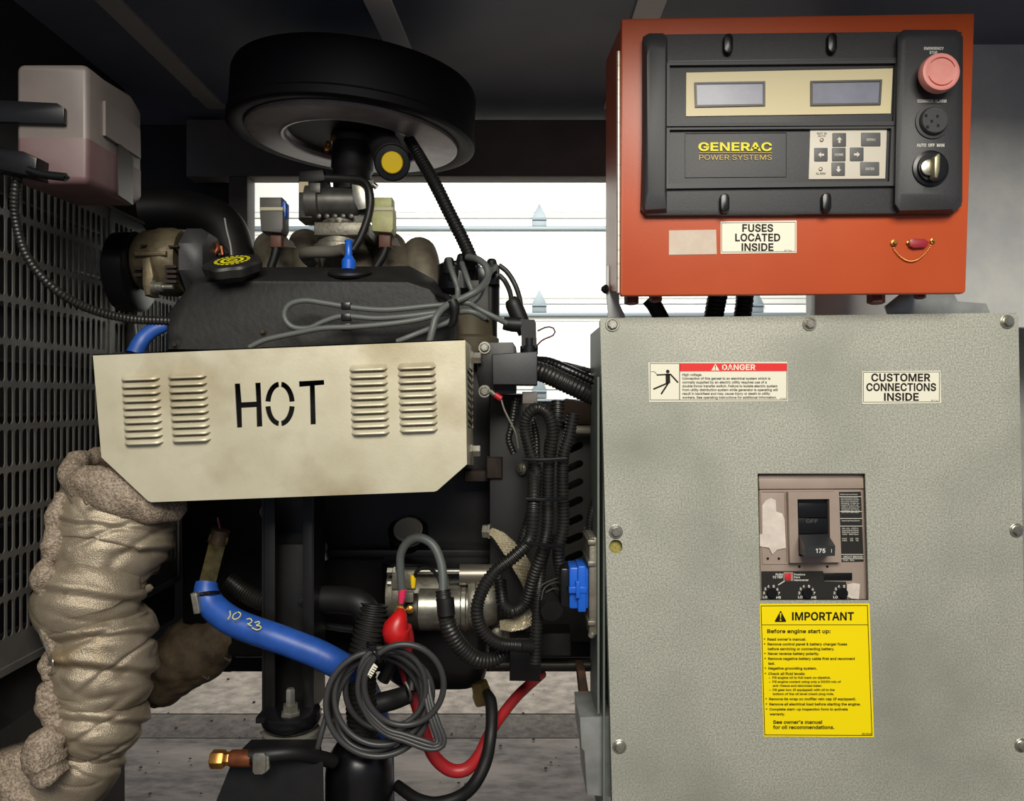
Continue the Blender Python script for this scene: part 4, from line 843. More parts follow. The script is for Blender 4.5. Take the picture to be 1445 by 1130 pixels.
off = Vector(lo0.location)  # mesh was recentred on its base; undo
for v in me.vertices: v.co = v.co+off
for i, (x, y, wd) in enumerate(louv):
    o = lo0 if i == 0 else lo0.copy()
    if i: COL.objects.link(o)
    o.parent = hs; o.location = P(x, y, SY)-Vector(hs.location); o.scale = (wd/55, 1, 1)
# right return flange with side slots
def fl(u, v): # u 0 front..1 back ; v px row at front
    a = P(656.5+(v-480)*.014, v, SY+.001); c = P(668.5, v+12-(v-480)*.06, 1.30); return a.lerp(c, u)
b = MB()
vs = [480]+[514+ (602-514)*i/16 for i in range(17)]+[655]
def qf(u0, u1, v0, v1):
    pts = [fl(u0, v0), fl(u1, v0), fl(u1, v1), fl(u0, v1)]; b.slab(pts, (-.0015, 0, 0))
qf(0, 1, 480, 514); qf(0, 1, 602, 655); qf(0, .18, 514, 602); qf(.9, 1, 514, 602)
for i in range(0, 9):
    v = 514+i*10; b.slab([fl(.18, v), fl(.9, v+6), fl(.9, v+9), fl(.18, v+3)], (-.0015, 0, 0))
b.out('side_flange', shieldm, hs)
b = MB(); b.slab([P(131, 500, SY), P(655, 478.5, SY), P(655, 479, SY)+Vector((0, .06, 0)), P(131, 500.5, SY)+Vector((0, .06, 0))], (0, 0, -.0015)); b.out('top_flange', shieldm, hs)
for x, y in ((672, 505), (671, 636)):
    b = MB(); o = P(x-7, y, 1.16); b.lathe(o, (1, 0, 0), [(0, .011), (.003, .011), (.0035, .009), (.014, .009), (.015, .008)], n=6); b.out('side_bolt', steel, hs)

# ================================================================ ENGINE
en = thing('engine', 'black painted engine with grey intake manifold in the centre', 'engine', P(480, 960, 1.4))
b = MB(); b.prism([(250, 486), (690, 470), (716, 560), (716, 905), (660, 925), (500, 930), (330, 930), (255, 880)], 1.34, .36, .01); b.out('engine_block', black, en)
b = MB(); b.loftpx([([(238, 492), (238, 446), (276, 402), (312, 396), (575, 398), (606, 408), (640, 452), (644, 500)], 1.175), ([(236, 494), (236, 444), (274, 397), (312, 390), (577, 392), (609, 403), (644, 450), (647, 502)], 1.185), ([(240, 510), (240, 440), (280, 388), (318, 377), (578, 375), (612, 394), (646, 440), (648, 520)], 1.260), ([(250, 530), (250, 450), (290, 392), (322, 380), (578, 379), (604, 396), (640, 450), (640, 530)], 1.300)])
b.rough(.0012, 30)
vc = b.out('valve_cover', valvem, en, sharp=50)
b = MB(); b.lathe(P(463, 370, 1.2), (0, -1, .0), [(0, .001), (.001, .001)], n=6); b.bm.free()
for x, y in ((372, 468), (248, 486)):
    bolt(x, y, 1.175, 4, mat('dark_bolt', (60, 56, 48), .5, .4), en)
# oil cap
ax = Vector((-.06, -.42, .9)).normalized(); o = P(333, 392, 1.185)
b = MB(); b.lathe(o, ax, [(0, .026), (.008, .034), (.010, .040), (.022, .0425), (.026, .040), (.027, .036), (.0272, .001)], n=72, lobes=7, lob=.055)
oc = b.out('oil_cap', mat('oil_cap_black', (34, 33, 32), .5), en, sharp=30)
b = MB(); oo = o+ax*.0275; u = ax.orthogonal().normalized(); v_ = ax.cross(u)
def cring(m, r0, r1, a0=0, a1=360, n=40):
    for i in range(n):
        A = math.radians(a0+(a1-a0)*i/n); B = math.radians(a0+(a1-a0)*(i+1)/n)
        m.poly([oo+(u*math.cos(t)+v_*math.sin(t))*r for t, r in ((A, r0), (B, r0), (B, r1), (A, r1))])
cring(b, .0125, .0175)
for j in range(20): cring(b, .0215, .0265, j*18, j*18+12, 3)
cring(b, .0045, .0085, 10, 170, 12); cring(b, .0045, .0085, 190, 350, 12)
b.out('cap_print', yprint, oc, recalc=False)
# breather grommet and blue fitting
ax2 = Vector((0, -.3, .95)).normalized(); o = P(494, 388, 1.205)
b = MB(); b.lathe(o, ax2, [(0, .032), (.004, .034), (.007, .032), (.008, .018), (.010, .014)], n=36); b.out('breather_grommet', blackr, en)
b = MB(); b.lathe(P(492, 380, 1.205), (0, 0, 1), [(0, .0108), (.014, .0108), (.017, .008), (.022, .0055), (.040, .0055), (.044, .0065), (.046, .004)], n=20); b.out('breather_fitting', bluep, en, label='blue plastic breather fitting')
b = MB(); b.tube([(486, 352, 1.220), (470, 355, 1.230), (440, 356, 1.240), (430, 360, 1.260), (442, 372, 1.280)], 8.5, n=16); b.out('breather_hose', mat('grey_hose', (98, 94, 86), .55), en)
# intake manifold
b = MB()
for pts, rr in (([(385, 352, 1.40), (392, 370, 1.37), (392, 410, 1.34)], 26), ([(430, 345, 1.42), (432, 365, 1.38), (430, 410, 1.34)], 22), ([(500, 345, 1.42), (505, 365, 1.38), (508, 410, 1.34)], 24), ([(548, 352, 1.40), (552, 372, 1.37), (555, 415, 1.34)], 26), ([(592, 360, 1.40), (596, 378, 1.37), (596, 430, 1.34)], 25)):
    b.tube(pts, rr, n=20); b.ball(P(*pts[0]), rr*pts[0][2]/FPX, sub=3)
b.rect(440, 338, 530, 400, 1.37, .1, .01)
b.rect(375, 360, 610, 420, 1.42, .1, .02)
b.rough(.002, 25); b.out('intake_manifold', intake, en, sharp=60)
# lower engine details
b = MB(); b.rect(440, 776, 710, 786, 1.315, .03, .002); b.out('pan_rail', black, en)
b = MB(); b.lathe(P(576, 752, 1.330), (0, -.7, .71), [(-.03, .034), (.006, .034), (.008, .029), (.0085, .027)], n=36); b.out('plug_boss', black, en)
b = MB(); b.lathe(P(576, 748, 1.318), (0, -.7, .71), [(0, .0245), (.004, .0245), (.005, .022), (.003, .019), (.003, .001)], n=36); b.out('core_plug', mat('core_plug_grey', (176, 166, 150), .5, .1), en, label='pale oval core plug')
b = MB(); b.loft([[P(548, 775, 1.30)+Vector((x, y, 0)) for x, y in ((0, 0), (.17, 0), (.17, .25), (0, .25))]]*1+[[P(560, 775, 1.30)+Vector((x, y, -.19)) for x, y in ((0.02, .02), (.145, .02), (.145, .24), (0.02, .24))]]); b.bm.free()
b = MB(); rings = []
for t, ins in ((0, 0), (.10, .0), (.17, .006), (.195, .016), (.208, .036)):
    x0 = P(538, 0, 1.27).x+ins*.6; x1 = P(692, 0, 1.27).x-ins*.6; y0 = 1.25+ins*.5; y1 = 1.55; z = P(0, 792, 1.27).z-t; r = .03
    rg_ = []
    for cx, cy, a0 in ((x1-r, y1-r, 0), (x0+r, y1-r, 90), (x0+r, y0+r, 180), (x1-r, y0+r, 270)):
        for i in range(5): a = math.radians(a0+22.5*i); rg_.append(Vector((cx+r*math.cos(a), cy+r*math.sin(a), z)))
    rings.append(rg_)
b.loft(rings); b.out('oil_pan', blackg, en)
for x, y in ((453, 772), (376, 722)):
    bolt(x, y, 1.19 if x < 400 else 1.30, 6.5, mat('dull_bolt', (96, 92, 84), .45, .6), en)
b = MB(); b.tube([(456, 779, 1.295), (459, 790, 1.295)], 5, n=10); b.out('stud', steel, en)
b = MB(); b.rect(655, 664, 708, 680, 1.28, .04, .004); b.rect(686, 645, 709, 676, 1.26, .04, .006); b.out('exhaust_flange', mat('dark_rust', (50, 34, 26), .8, c2=(30, 24, 20), scale=60, bump=.3), en, label='rusty brown exhaust flange')
b = MB(); b.prism([(690, 555), (750, 555), (752, 700), (742, 760), (742, 905), (690, 905)], 1.27, .05, .006); b.out('flywheel_housing', mat('housing_black', (38, 37, 36), .45), en)
bolt(736, 661, 1.26, 6, steel, en, axis=(-.7, -.7, 0))
b = MB(); b.tube([(690, 938, 1.30), (850, 938, 1.30)], 7.5, n=16); b.out('rear_tie_bar', mat('bar_dark', (54, 50, 42), .45, .3), en)
b = MB(); b.prism([(719, 900), (763, 900), (763, 962), (719, 961)], 1.20, .03, .002); b.out('cable_bracket', black, en)

# generator housing with slanted vents
gh = thing('generator_housing', 'dark generator end housing with slanted vent slots beside the grey cabinet', 'housing', P(810, 940, 1.4))
sl = []
for i in range(9):
    cy_0 = 632+25.5*i; c = math.cos(math.radians(-24)); s_ = math.sin(math.radians(-24)); pts = []
    for x, y in stadium(-14, -5, 14, 5, 4): pts.append((810+x*c-y*s_, cy_0+x*s_+y*c))
    sl.append(pts)
MB().holed([(732, 566), (862, 566), (862, 905), (732, 905)], sl, 1.36, .006).out('vented_cover', mat('vent_cover_grey', (46, 44, 40), .5), gh)
MB().rect(728, 566, 862, 930, 1.42, .2, .01).out('housing_body', black, gh)
MB().tube([(808, 606, 1.31), (860, 607, 1.31)], 6, n=14).out('grey_pipe', mat('grey_pipe', (150, 144, 128), .5), None, 'short pale grey pipe running behind the grey cabinet edge', 'pipe')
MB().prism([(786, 572), (800, 562), (850, 570), (850, 602), (812, 600), (790, 596)], 1.32, .03, .008).out('rusty_cover', mat('brown_cover', (74, 54, 40), .7), None, 'brown rusty cover behind the tops of the convoluted hoses', 'cover')

# ================================================================ AIR CLEANER
R_ = .210
c0 = P(499, 197, 1.35)
ax = Vector((.068, -.004, 1)).normalized()
ac = thing('air_cleaner', 'large round black air cleaner with grey metal underside above the engine', 'air cleaner', c0)
MB().lathe(c0, ax, [(.004, R_*.84), (.0, R_*.86), (-.003, R_*.97), (.0, R_), (.012, R_), (.016, R_*.985), (.082, R_*.985), (.09, R_*.97), (.095, R_*.9), (.096, .001)], n=96).out('housing', airk, ac)
MB().lathe(c0, ax, [(.006, R_*.86), (-.0045, R_*.855), (-.007, R_*.82), (-.006, R_*.60), (-.009, R_*.575), (-.008, R_*.555), (-.002, R_*.545), (.006, R_*.545)], n=96).out('base_pan', airm, ac, label='grey metal underside pan')
MB().lathe(c0, ax, [(.006, R_*.56), (-.002, R_*.548), (.006, R_*.52), (.010, R_*.50), (.0135, R_*.30), (.014, .001)], n=96).out('inner_dish', mat('dish_dark_reflection', (58, 54, 57), .25, .5), ac, label='glossy dish around the neck, dark reflection put into its colour')  # dark reflection in the recess is put into this colour
MB().lathe(c0+ax*.012, ax, [(0, .040), (-.020, .038), (-.024, .035), (-.030, .033)], n=40).out('inlet_neck', mat('neck_grey', (52, 50, 50), .4), ac)
b = MB()
for x, y in ((463, 205), (470, 196), (461, 213)): b.lathe(P(x, y, 1.29), (.3, -.8, .4), [(0, .005), (.006, .005), (.007, .003)], n=6)
b.out('bracket_nuts', brass, ac)
sn = thing('intake_sleeve', 'black rubber intake sleeve under the air cleaner, above the throttle body', 'sleeve', P(500, 250, 1.33))
b = MB(); b.lathe(P(500, 192, 1.335), Vector((-.06, 0, -1)), [(0, .033), (.004, .036), (.058, .036), (.062, .033), (.095, .030)], n=40); b.out('sleeve', blackr, sn)
b = MB(); b.lathe(P(500, 196, 1.335), Vector((-.06, 0, -1)), [(0, .0365), (.0005, .038), (.011, .038), (.0115, .0365)], n=40, cap=False); b.out('hose_clamp', mat('clamp_dark', (84, 80, 78), .35, .7), sn)
# breather elbow w yellow cap
be = thing('air_breather', 'black breather elbow with round yellow end cap below the air cleaner', 'breather', P(548, 246, 1.25))
b = MB(); b.tube([(537, 196, 1.33, 21), (542, 205, 1.29, 22), (549, 220, 1.25, 23), (553, 227, 1.22, 25)], n=32); b.out('elbow', mat('elbow_grey', (50, 49, 49), .35), be)
b = MB(); o = P(554, 230, 1.222); a3 = Vector((.1, -.95, -.25)); b.lathe(o, a3, [(0, .027), (.010, .028), (.012, .026), (.0125, .018), (.013, .0175)], n=40); b.out('rim', blackg, be)
b = MB(); b.lathe(o, a3, [(.010, .0170), (.016, .0170), (.018, .0155), (.0185, .001)], n=36); b.out('end_cap', yellowm, be, label='round yellow end cap')
MB().tube([(577, 196, 1.30, 8), (590, 218, 1.28, 9), (612, 256, 1.26, 9.5), (634, 300, 1.25, 9.5), (655, 342, 1.24, 9.5), (668, 372, 1.23, 9.5)], n=16, pitch=.006, amp=.12).out('breather_hose', blackr, None, 'black ribbed hose slanting from the air cleaner down to the distributor', 'hose')

# ================================================================ THROTTLE BODY
tb = thing('throttle_body', 'cast grey throttle body between air cleaner and intake manifold', 'throttle body', P(478, 340, 1.33))
S7 = 2.825
def tx(v): return 300+v/S7
def ty(v): return 20+v/S7
b = MB(); b.lathe(P(tx(380), ty(752), 1.29), (1, 0, 0), [(0, .031), (.02, .0305), (.022, .0255), (.085, .0255), (.09, .022)], n=40)
b.rect(tx(338), ty(668), tx(400), ty(815), 1.272, .05, .008); b.rect(tx(385), ty(670), tx(430), ty(712), 1.262, .04, .003)
b.loftpx([([(tx(548), ty(665)), (tx(640), ty(660)), (tx(640), ty(830)), (tx(560), ty(830))], 1.28), ([(tx(550), ty(665)), (tx(640), ty(660)), (tx(640), ty(830)), (tx(560), ty(830))], 1.35)])
b.rough(.0006, 60)
b.out('body', mat('throttle_cast', (104, 102, 98), .42, .6, c2=(84, 82, 78), scale=40), tb)
b = MB(); b.rect(tx(402), ty(826), tx(622), ty(882), 1.275, .09, .005); b.lathe(P(tx(512), ty(880), 1.32), (0, 0, -1), [(0, .041), (.018, .041), (.020, .045), (.028, .046)], n=40); b.lathe(P(tx(512), ty(812), 1.32), (0, 0, -1), [(0, .034), (.015, .036)], n=36); b.out('mounting_base', cast, tb)
b = MB(); b.prism([(tx(345), ty(625)), (tx(440), ty(618)), (tx(450), ty(662)), (tx(400), ty(672)), (tx(340), ty(670))], 1.27, .04, .003); b.out('sensor_plug', blackr, tb)
MB().rect(tx(345), ty(668), tx(381), ty(710), 1.2705, .002).out('sticker', mat('cream_sticker', (214, 196, 160), .6), tb)
b = MB(); b.prism([(tx(552), ty(660)), (tx(605), ty(672)), (tx(612), ty(775)), (tx(580), ty(780)), (tx(560), ty(740)), (tx(556), ty(700))], 1.262, .003, .0006); b.tube([(tx(640), ty(680), 1.27), (tx(655), ty(690), 1.27)], 4, n=10); b.out('lever', steel, tb)
for i in range(5):
    MB().lathe(P(tx(425+i*32), ty(806), 1.272), (0, -1, 0), [(0, .004), (.003, .004), (.0035, .003)], n=12).out('screw', MATS['throttle_cast'], tb)
MB().tube([(tx(450), ty(652), 1.262), (tx(520), ty(655), 1.26), (tx(600), ty(665), 1.255), (tx(628), ty(720), 1.25), (tx(622), ty(800), 1.25), (tx(590), ty(890), 1.25), (tx(560), ty(940), 1.25)], 5.5, n=14).out('vacuum_hose', blackc, None, 'short smooth black hose curling down beside the throttle body', 'hose')
# two ignition relays
def relay(lab, pts, bodym, x0, x1, yt, extra):
    r_ = thing('sensor_module', lab, 'sensor', P((x0+x1)/2, 350, 1.27))
    b = MB(); b.rect(x0, yt, x1-2, yt+18, 1.255, .03, .002); b.out('cap', bodym, r_)
    b = MB(); b.prism([(x0, yt+19), (x1, yt+19), (x1, yt+44), (x1-3, yt+50), (x0+2, yt+48)], 1.252, .034, .002); b.out('body', bodym, r_)
    b = MB(); b.rect(x0+1, yt+14, x1, yt+19, 1.2535, .030, .001); b.out('clip', mat('clip_pale', (196, 190, 160), .5), r_)
    return r_
rl = relay('grey sensor module with blue clip standing left of the throttle body', None, mat('module_grey', (92, 90, 86), .5, .1), 366, 399, 278, 0)
MB().prism([(398, 283), (403, 285), (403, 305), (398, 312)], 1.262, .02, .001).out('side_clip', bluep, rl)
MB().rect(381, 330, 397, 349, 1.262, .02, .003).out('seal', mat('brown_plug', (92, 54, 40), .55), rl)
MB().tube([(390, 349, 1.27), (388, 360, 1.27), (382, 378, 1.27)], 6, n=12).out('lead', blackr, rl)
rl = relay('pale green stained sensor module standing right of the throttle body', None, mat('module_green', (176, 182, 124), .5, .1, c2=(160, 150, 110), scale=40), 523, 555, 278, 0)
MB().rect(534, 328, 551, 349, 1.262, .02, .003).out('seal', MATS['brown_plug'], rl)
MB().tube([(545, 348, 1.27), (541, 360, 1.27), (530, 378, 1.27)], 6, n=12).out('lead', blackr, rl)
for pts in ([(397, 334), (412, 340), (418, 350), (400, 348)], [(551, 332), (560, 336), (566, 348), (552, 346)]):
    MB().prism(pts, 1.275, .003).out('bracket_tab', mat('tab_dark', (58, 50, 44), .5, .4), rl)

# ================================================================ ALTERNATOR
al = thing('alternator', 'stained aluminium alternator with vent slots in front of the slotted guard', 'alternator', P(210, 445, 1.3))
b = MB(); S8 = 5.78
def ax_(v): return 130+v/S8
def ay(v): return 320+v/S8
YA = 1.19; zc = P(0, ay(270), YA+.07)
def PF(x, y, yc, yf): return Vector(((x-CX)*yf/FPX, yc, (CY-y)*yc/FPX))
o = PF(ax_(290), ay(290), YA+.065, YA+.02)
k = (YA+.02)/FPX
b.lathe(o, (1, -.02, 0), [(0, .030), (.002, .044), (.012, .050), (.030, .0515), (.036, .054), (.055, .0545), (.062, .052), (.074, .051)], n=40)
b.rough(.0012, 50)
b.out('body', castd, al, sharp=45)
for x0, y0_, x1, y1_ in ((590, 312, 686, 334), (590, 352, 686, 374), (590, 394, 686, 416), (590, 434, 686, 456), (332, 322, 402, 350), (335, 378, 402, 404), (620, 150, 700, 165), (390, 142, 440, 156)):
    MB().prism(rrect(ax_(x0), ay(y0_), ax_(x1), ay(y1_), 1), YA+.008, .01).out('vent_slot', mat('slot_dark', (34, 20, 16), .7), al)
b = MB(); b.prism([(ax_(400), ay(250)), (ax_(470), ay(240)), (ax_(500), ay(400)), (ax_(470), ay(560)), (ax_(420), ay(560)), (ax_(400), ay(460))], YA+.002, .03, .005); b.prism([(ax_(330), ay(200)), (ax_(600), ay(195)), (ax_(600), ay(235)), (ax_(340), ay(240))], YA+.006, .03, .005); b.out('mounting_lug', castd, al)
b = MB(); o = P(ax_(500), ay(490), YA-.002); b.lathe(o, (1, 0, 0), [(0, .010), (.004, .010), (.005, .0075), (.014, .0075), (.015, .0035), (.030, .0035)], n=12); b.out('bolt', steel, al)
b = MB(); b.lathe(PF(ax_(698), ay(290), YA+.065, YA+.012), (1, 0, 0), [(0, .054), (.024, .054), (.034, .046), (.036, .02)], n=8, off=.39); b.out('rear_cover', blackp, al)
b = MB(); b.lathe(PF(ax_(84), ay(370), YA+.07, YA+.02), (1, 0, 0), [(0, .058), (.004, .064), (.034, .064), (.038, .058)], n=40); b.out('pulley', blackg, al)
MB().prism([(146, 400), (182, 400), (190, 470), (196, 520), (172, 520), (158, 440)], 1.33, .03, .004).out('belt', blackr, None, 'black drive belt running down from the alternator pulley', 'belt')
MB().tube([(187, 398, 1.27), (190, 440, 1.27), (194, 480, 1.27)], 4, n=10).out('adjuster_rod', mat('rod_grey', (78, 76, 74), .4, .5), None, 'thin grey adjuster rod hanging below the alternator', 'rod')
MB().tube([(184, 300, 1.40), (200, 298, 1.41), (262, 300, 1.42), (310, 318, 1.41), (328, 360, 1.40), (330, 420, 1.38)], 31, n=28).out('radiator_hose', blackr, None, 'thick black radiator hose arching behind the alternator', 'hose')
MB().tube([(236, 458, 1.22, 9), (216, 466, 1.215, 10), (200, 480, 1.21, 11), (190, 500, 1.2, 12)], n=18, flat=.8).out('blue_hose', blueh, None, 'short blue hose curving behind the upper left corner of the heat shield', 'hose')
b = MB()
for q in (([(296, 345, 1.28), (304, 350, 1.27), (310, 360, 1.27), (306, 372, 1.28)]), ([(290, 350, 1.28), (300, 362, 1.27), (298, 374, 1.27)]), ([(310, 345, 1.28), (320, 358, 1.27), (316, 370, 1.28)])): b.tube(q, 4, n=8, jit=.3)
b.out('wire_bundle', blackr, None, 'tangled black sensor wires between alternator and oil cap', 'wires')
b = MB(); b.tube([(304, 342, 1.27), (308, 350, 1.262), (300, 362, 1.262)], 3, n=8, jit=.4); b.tube([(312, 348, 1.265), (314, 360, 1.262)], 2.5, n=8, jit=.4); b.out('terminal', copper, None, 'small coppery terminals beside the yellow printed oil cap', 'terminal')
for pts in ([(317, 308, 1.30), (320, 325, 1.29), (325, 345, 1.28), (327, 362, 1.27)],):
    MB().tube(pts, 1.2, n=6).out('thin_wire', mat('pale_wire', (170, 168, 164), .4), None, 'thin pale wire hanging in front of the radiator hose', 'wire')

# ================================================================ IGNITION WIRES, DISTRIBUTOR, COIL
ds = thing('distributor', 'black distributor cap and body standing behind the ignition wires', 'distributor', P(655, 480, 1.28))
b = MB(); b.lathe(P(648, 372, 1.29), (0, 0, -1), [(0, .030), (.004, .036), (.045, .037), (.05, .033), (.055, .030)], n=24); b.rect(664, 376, 705, 402, 1.272, .04, .005); b.out('cap', blackg, ds)
b = MB(); b.rect(636, 400, 690, 452, 1.262, .05, .006); b.rect(664, 395, 676, 410, 1.26, .02, .002); b.out('module', mat('distributor_grey', (78, 78, 72), .5), ds)
b = MB(); b.lathe(P(690, 404, 1.30), (0, 0, -1), [(0, .018), (.05, .018), (.055, .014), (.09, .014)], n=20); b.out('pipe', blackg, ds)
b = MB(); b.lathe(P(662, 440, 1.30), (0, 0, -1), [(0, .04), (.04, .042), (.045, .05), (.07, .05)], n=28); b.out('base', mat('distributor_base', (92, 84, 66), .6, .3), ds)
for x, y in ((634, 370), (652, 365), (664, 366), (694, 372), (640, 380)):
    b = MB(); b.lathe(P(x, y+14, 1.26), (0, -.3, 1), [(0, .010), (.015, .009), (.022, .007), (.024, .004)], n=16); b.out('terminal_boot', blackr, ds)
WG = 'grey ignition wires over the valve cover'
def wire(pts, lab, r=4.0, m=greyw, nm='ignition_wire', cat='wire', grp=WG):
    pts = [(q[0], q[1], q[2]-.03 if q[2] < 1.18 else q[2]) for q in pts]
    return MB().tube(pts, r, n=12).out(nm, m, None, lab, cat, grp)
wire([(640, 430, 1.17), (614, 431, 1.16), (547, 437, 1.155), (500, 434, 1.155), (460, 428, 1.155), (430, 424, 1.155), (408, 430, 1.155), (401, 446, 1.155), (412, 461, 1.155), (436, 463, 1.155), (456, 454, 1.155), (484, 446, 1.155), (530, 449, 1.155), (575, 446, 1.155), (614, 441, 1.16), (640, 437, 1.17)], 'grey ignition wire forming the left loop on the valve cover')
wire([(352, 490, 1.15), (370, 481, 1.15), (388, 476, 1.15), (417, 470, 1.15), (455, 463, 1.148), (500, 461, 1.148), (547, 457, 1.15), (590, 451, 1.155), (618, 444, 1.16), (640, 440, 1.17)], 'grey ignition wire running lowest across the valve cover to the shield edge')
wire([(560, 482, 1.14), (580, 474, 1.14), (606, 464, 1.15), (631, 455, 1.16), (645, 446, 1.17)], 'short grey ignition wire dipping behind the shield near its right bank of louvers')
wire([(606, 482, 1.13), (610, 466, 1.13), (616, 446, 1.135), (632, 430, 1.15), (655, 420, 1.16), (676, 408, 1.17), (688, 392, 1.18), (686, 376, 1.19), (674, 366, 1.2), (660, 363, 1.22)], 'grey ignition wire curving up over the distributor as a big hook', r=5)
wire([(633, 366, 1.22), (636, 378, 1.2), (642, 395, 1.19), (646, 410, 1.19), (644, 428, 1.18)], 'grey ignition wire dropping from the leftmost distributor terminal')
wire([(652, 372, 1.22), (656, 384, 1.2), (662, 400, 1.19), (668, 414, 1.19)], 'short grey ignition wire on the second distributor terminal')
wire([(640, 428, 1.17), (660, 427, 1.165), (672, 434, 1.17), (695, 446, 1.17), (715, 456, 1.175)], 'grey ignition wire leading from the tie to the coil tower')
wire([(644, 441, 1.165), (660, 439, 1.16), (672, 442, 1.16), (684, 449, 1.17)], 'stub of grey ignition wire ending below the distributor')
wire([(700, 376, 1.25), (692, 384, 1.2), (684, 398, 1.19), (676, 418, 1.18), (662, 430, 1.18)], 'grey ignition wire from the rightmost distributor terminal to the tie')
wire([(704, 374, 1.26), (716, 384, 1.26), (727, 402, 1.26), (734, 424, 1.25), (734, 440, 1.24)], 'outer of two dark wires arching right of the distributor', 3.6, mat('dark_wire', (44, 44, 43), .45), 'ignition_wire', 'wire', 'dark wires right of the distributor')
wire([(704, 388, 1.26), (712, 396, 1.26), (719, 410, 1.25), (722, 424, 1.24)], 'inner of two dark wires arching right of the distributor', 3.6, MATS['dark_wire'], 'ignition_wire', 'wire', 'dark wires right of the distributor')
MB().tube([(720, 422, 1.22, 8), (724, 428, 1.22, 12), (732, 446, 1.22, 12), (742, 470, 1.22, 11)], n=18).out('plug_boot', blackr, None, 'slanting black rubber boot above the ignition coil', 'boot')
b = MB(); b.tube([(638, 424, 1.12, 7), (642, 436, 1.12, 8), (641, 450, 1.125, 6), (636, 460, 1.13, 5)], n=12, jit=.3); b.tube([(616, 416, 1.17, 3), (630, 420, 1.15, 5), (640, 430, 1.14, 6)], n=10, jit=.3)
b.out('cable_wrap', blackr, None, 'black tape wrap binding the grey ignition wires', 'cable wrap')
for y in (431, 447, 461):
    MB().rect(481, y-4.5, 494, y+5, 1.118, .012, .001).out('wire_separator', blackg, None, {431: 'uppermost', 447: 'middle', 461: 'lowest'}[y]+' of three small black wire separators on the valve cover', 'wire clip', 'black wire separators')
ic = thing('ignition_coil', 'square black ignition coil with two bolted mounting ears right of the heat shield', 'ignition coil', P(715, 575, 1.2))
S9 = 2.974
def ix(v): return 480+v/S9
def iy(v): return 340+v/S9
b = MB(); b.prism([(ix(582), iy(425)), (ix(725), iy(425)), (ix(738), iy(445)), (ix(742), iy(470)), (ix(742), iy(560)), (ix(740), iy(640)), (ix(590), iy(650)), (ix(572), iy(560))], 1.17, .012, .002); b.out('mounting_plate', black, ic)
b = MB(); b.prism([(ix(636), iy(474)), (ix(828), iy(462)), (ix(828), iy(605)), (ix(640), iy(603))], 1.145, .07, .004); b.out('coil_body', blackp, ic)
b = MB(); b.lathe(P(ix(793), iy(464), 1.175), (0, 0, 1), [(-.004, .0135), (.008, .0135), (.009, .0115), (.02, .0115)], n=24); b.out('coil_tower', blackg, ic)
for x, y in ((ix(606), iy(448)), (ix(606), iy(631))): bolt(x, y, 1.169, 5.6, steel, ic, washer=1.6)
b = MB(); b.tube([(ix(685), iy(345), 1.175, 9), (ix(720), iy(350), 1.175, 10.5), (ix(760), iy(352), 1.175, 10.5)], n=18); b.loftpx([([(ix(755), iy(328)), (ix(815), iy(330)), (ix(822), iy(345)), (ix(824), iy(448)), (ix(765), iy(450)), (ix(758), iy(372))], 1.165), ([(ix(755), iy(328)), (ix(815), iy(330)), (ix(822), iy(345)), (ix(824), iy(448)), (ix(765), iy(450)), (ix(758), iy(372))], 1.19)])
b.out('coil_boot', blackr, None, 'black right angle boot plugged on top of the ignition coil', 'boot')
MB().rect(ix(765), iy(632), ix(828), iy(683), 1.17, .03, .002).out('connector', mat('connector_grey', (110, 104, 98), .45), ic, label='grey plug underneath the coil')
b = MB(); b.tube([(ix(630), iy(630), 1.165, 4), (ix(648), iy(645), 1.165, 3)], n=8); gt = b.out('ring_terminal', steel, None, 'ring terminal with red sleeve on the lower coil bolt', 'terminal')
MB().tube([(ix(650), iy(645), 1.163), (ix(676), iy(662), 1.163)], 4.4, n=12).out('sleeve', mat('sleeve_red', (176, 30, 40), .4), gt, label='red crimp sleeve')
MB().tube([(ix(676), iy(665), 1.163), (ix(690), iy(710), 1.163), (ix(720), iy(770), 1.163), (ix(738), iy(810), 1.165), (ix(748), iy(870), 1.17)], 1.3, n=6).out('wire', mat('wire_dull', (120, 116, 104), .4), gt)
MB().tube([(ix(820), iy(445), 1.17), (ix(850), iy(415), 1.17), (ix(895), iy(395), 1.17), (ix(900), iy(370), 1.17), (ix(870), iy(360), 1.17), (ix(828), iy(378), 1.17)], 1.2, n=6).out('thin_wire', mat('dark_red_wire', (74, 22, 34), .4), None, 'thin dark red wire looping beside the coil boot', 'wire')

# ================================================================ CONVOLUTED HARNESS
HG = 'black convoluted hoses between engine and grey cabinet'
def hose(pts, lab, r=9., p=.0052, m=blackc, n=16, amp=.16, nm='convoluted_hose', grp=HG):
    return MB().tube(pts, r, n=n, pitch=p, amp=amp).out(nm, m, None, lab, 'hose', grp)
hose([(752, 522, 1.24), (770, 527, 1.23), (800, 541, 1.22), (840, 560, 1.22)], 'thick black hose from behind the coil into the grey cabinet', 14, .006, amp=.08)
hose([(754, 510, 1.27), (775, 512, 1.26), (800, 522, 1.25), (842, 541, 1.25)], 'glossy black hose just above the thick one entering the cabinet', 8, .006, blackg, amp=.03)
MB().tube([(750, 515, 1.30, 3), (790, 513, 1.30, 3), (812, 520, 1.30, 6), (838, 524, 1.30, 3), (850, 525, 1.30, 3)], n=12).out('cable', blackr, None, 'thin dark cable with a thick joint highest of those entering the cabinet', 'cable')
b = MB(); b.prism([(774, 507), (790, 508), (792, 514), (826, 517), (828, 526), (778, 518)], 1.28, .015, .002); b.out('connector', blackg, None, 'black inline connector on the thin cable against the white door', 'connector')
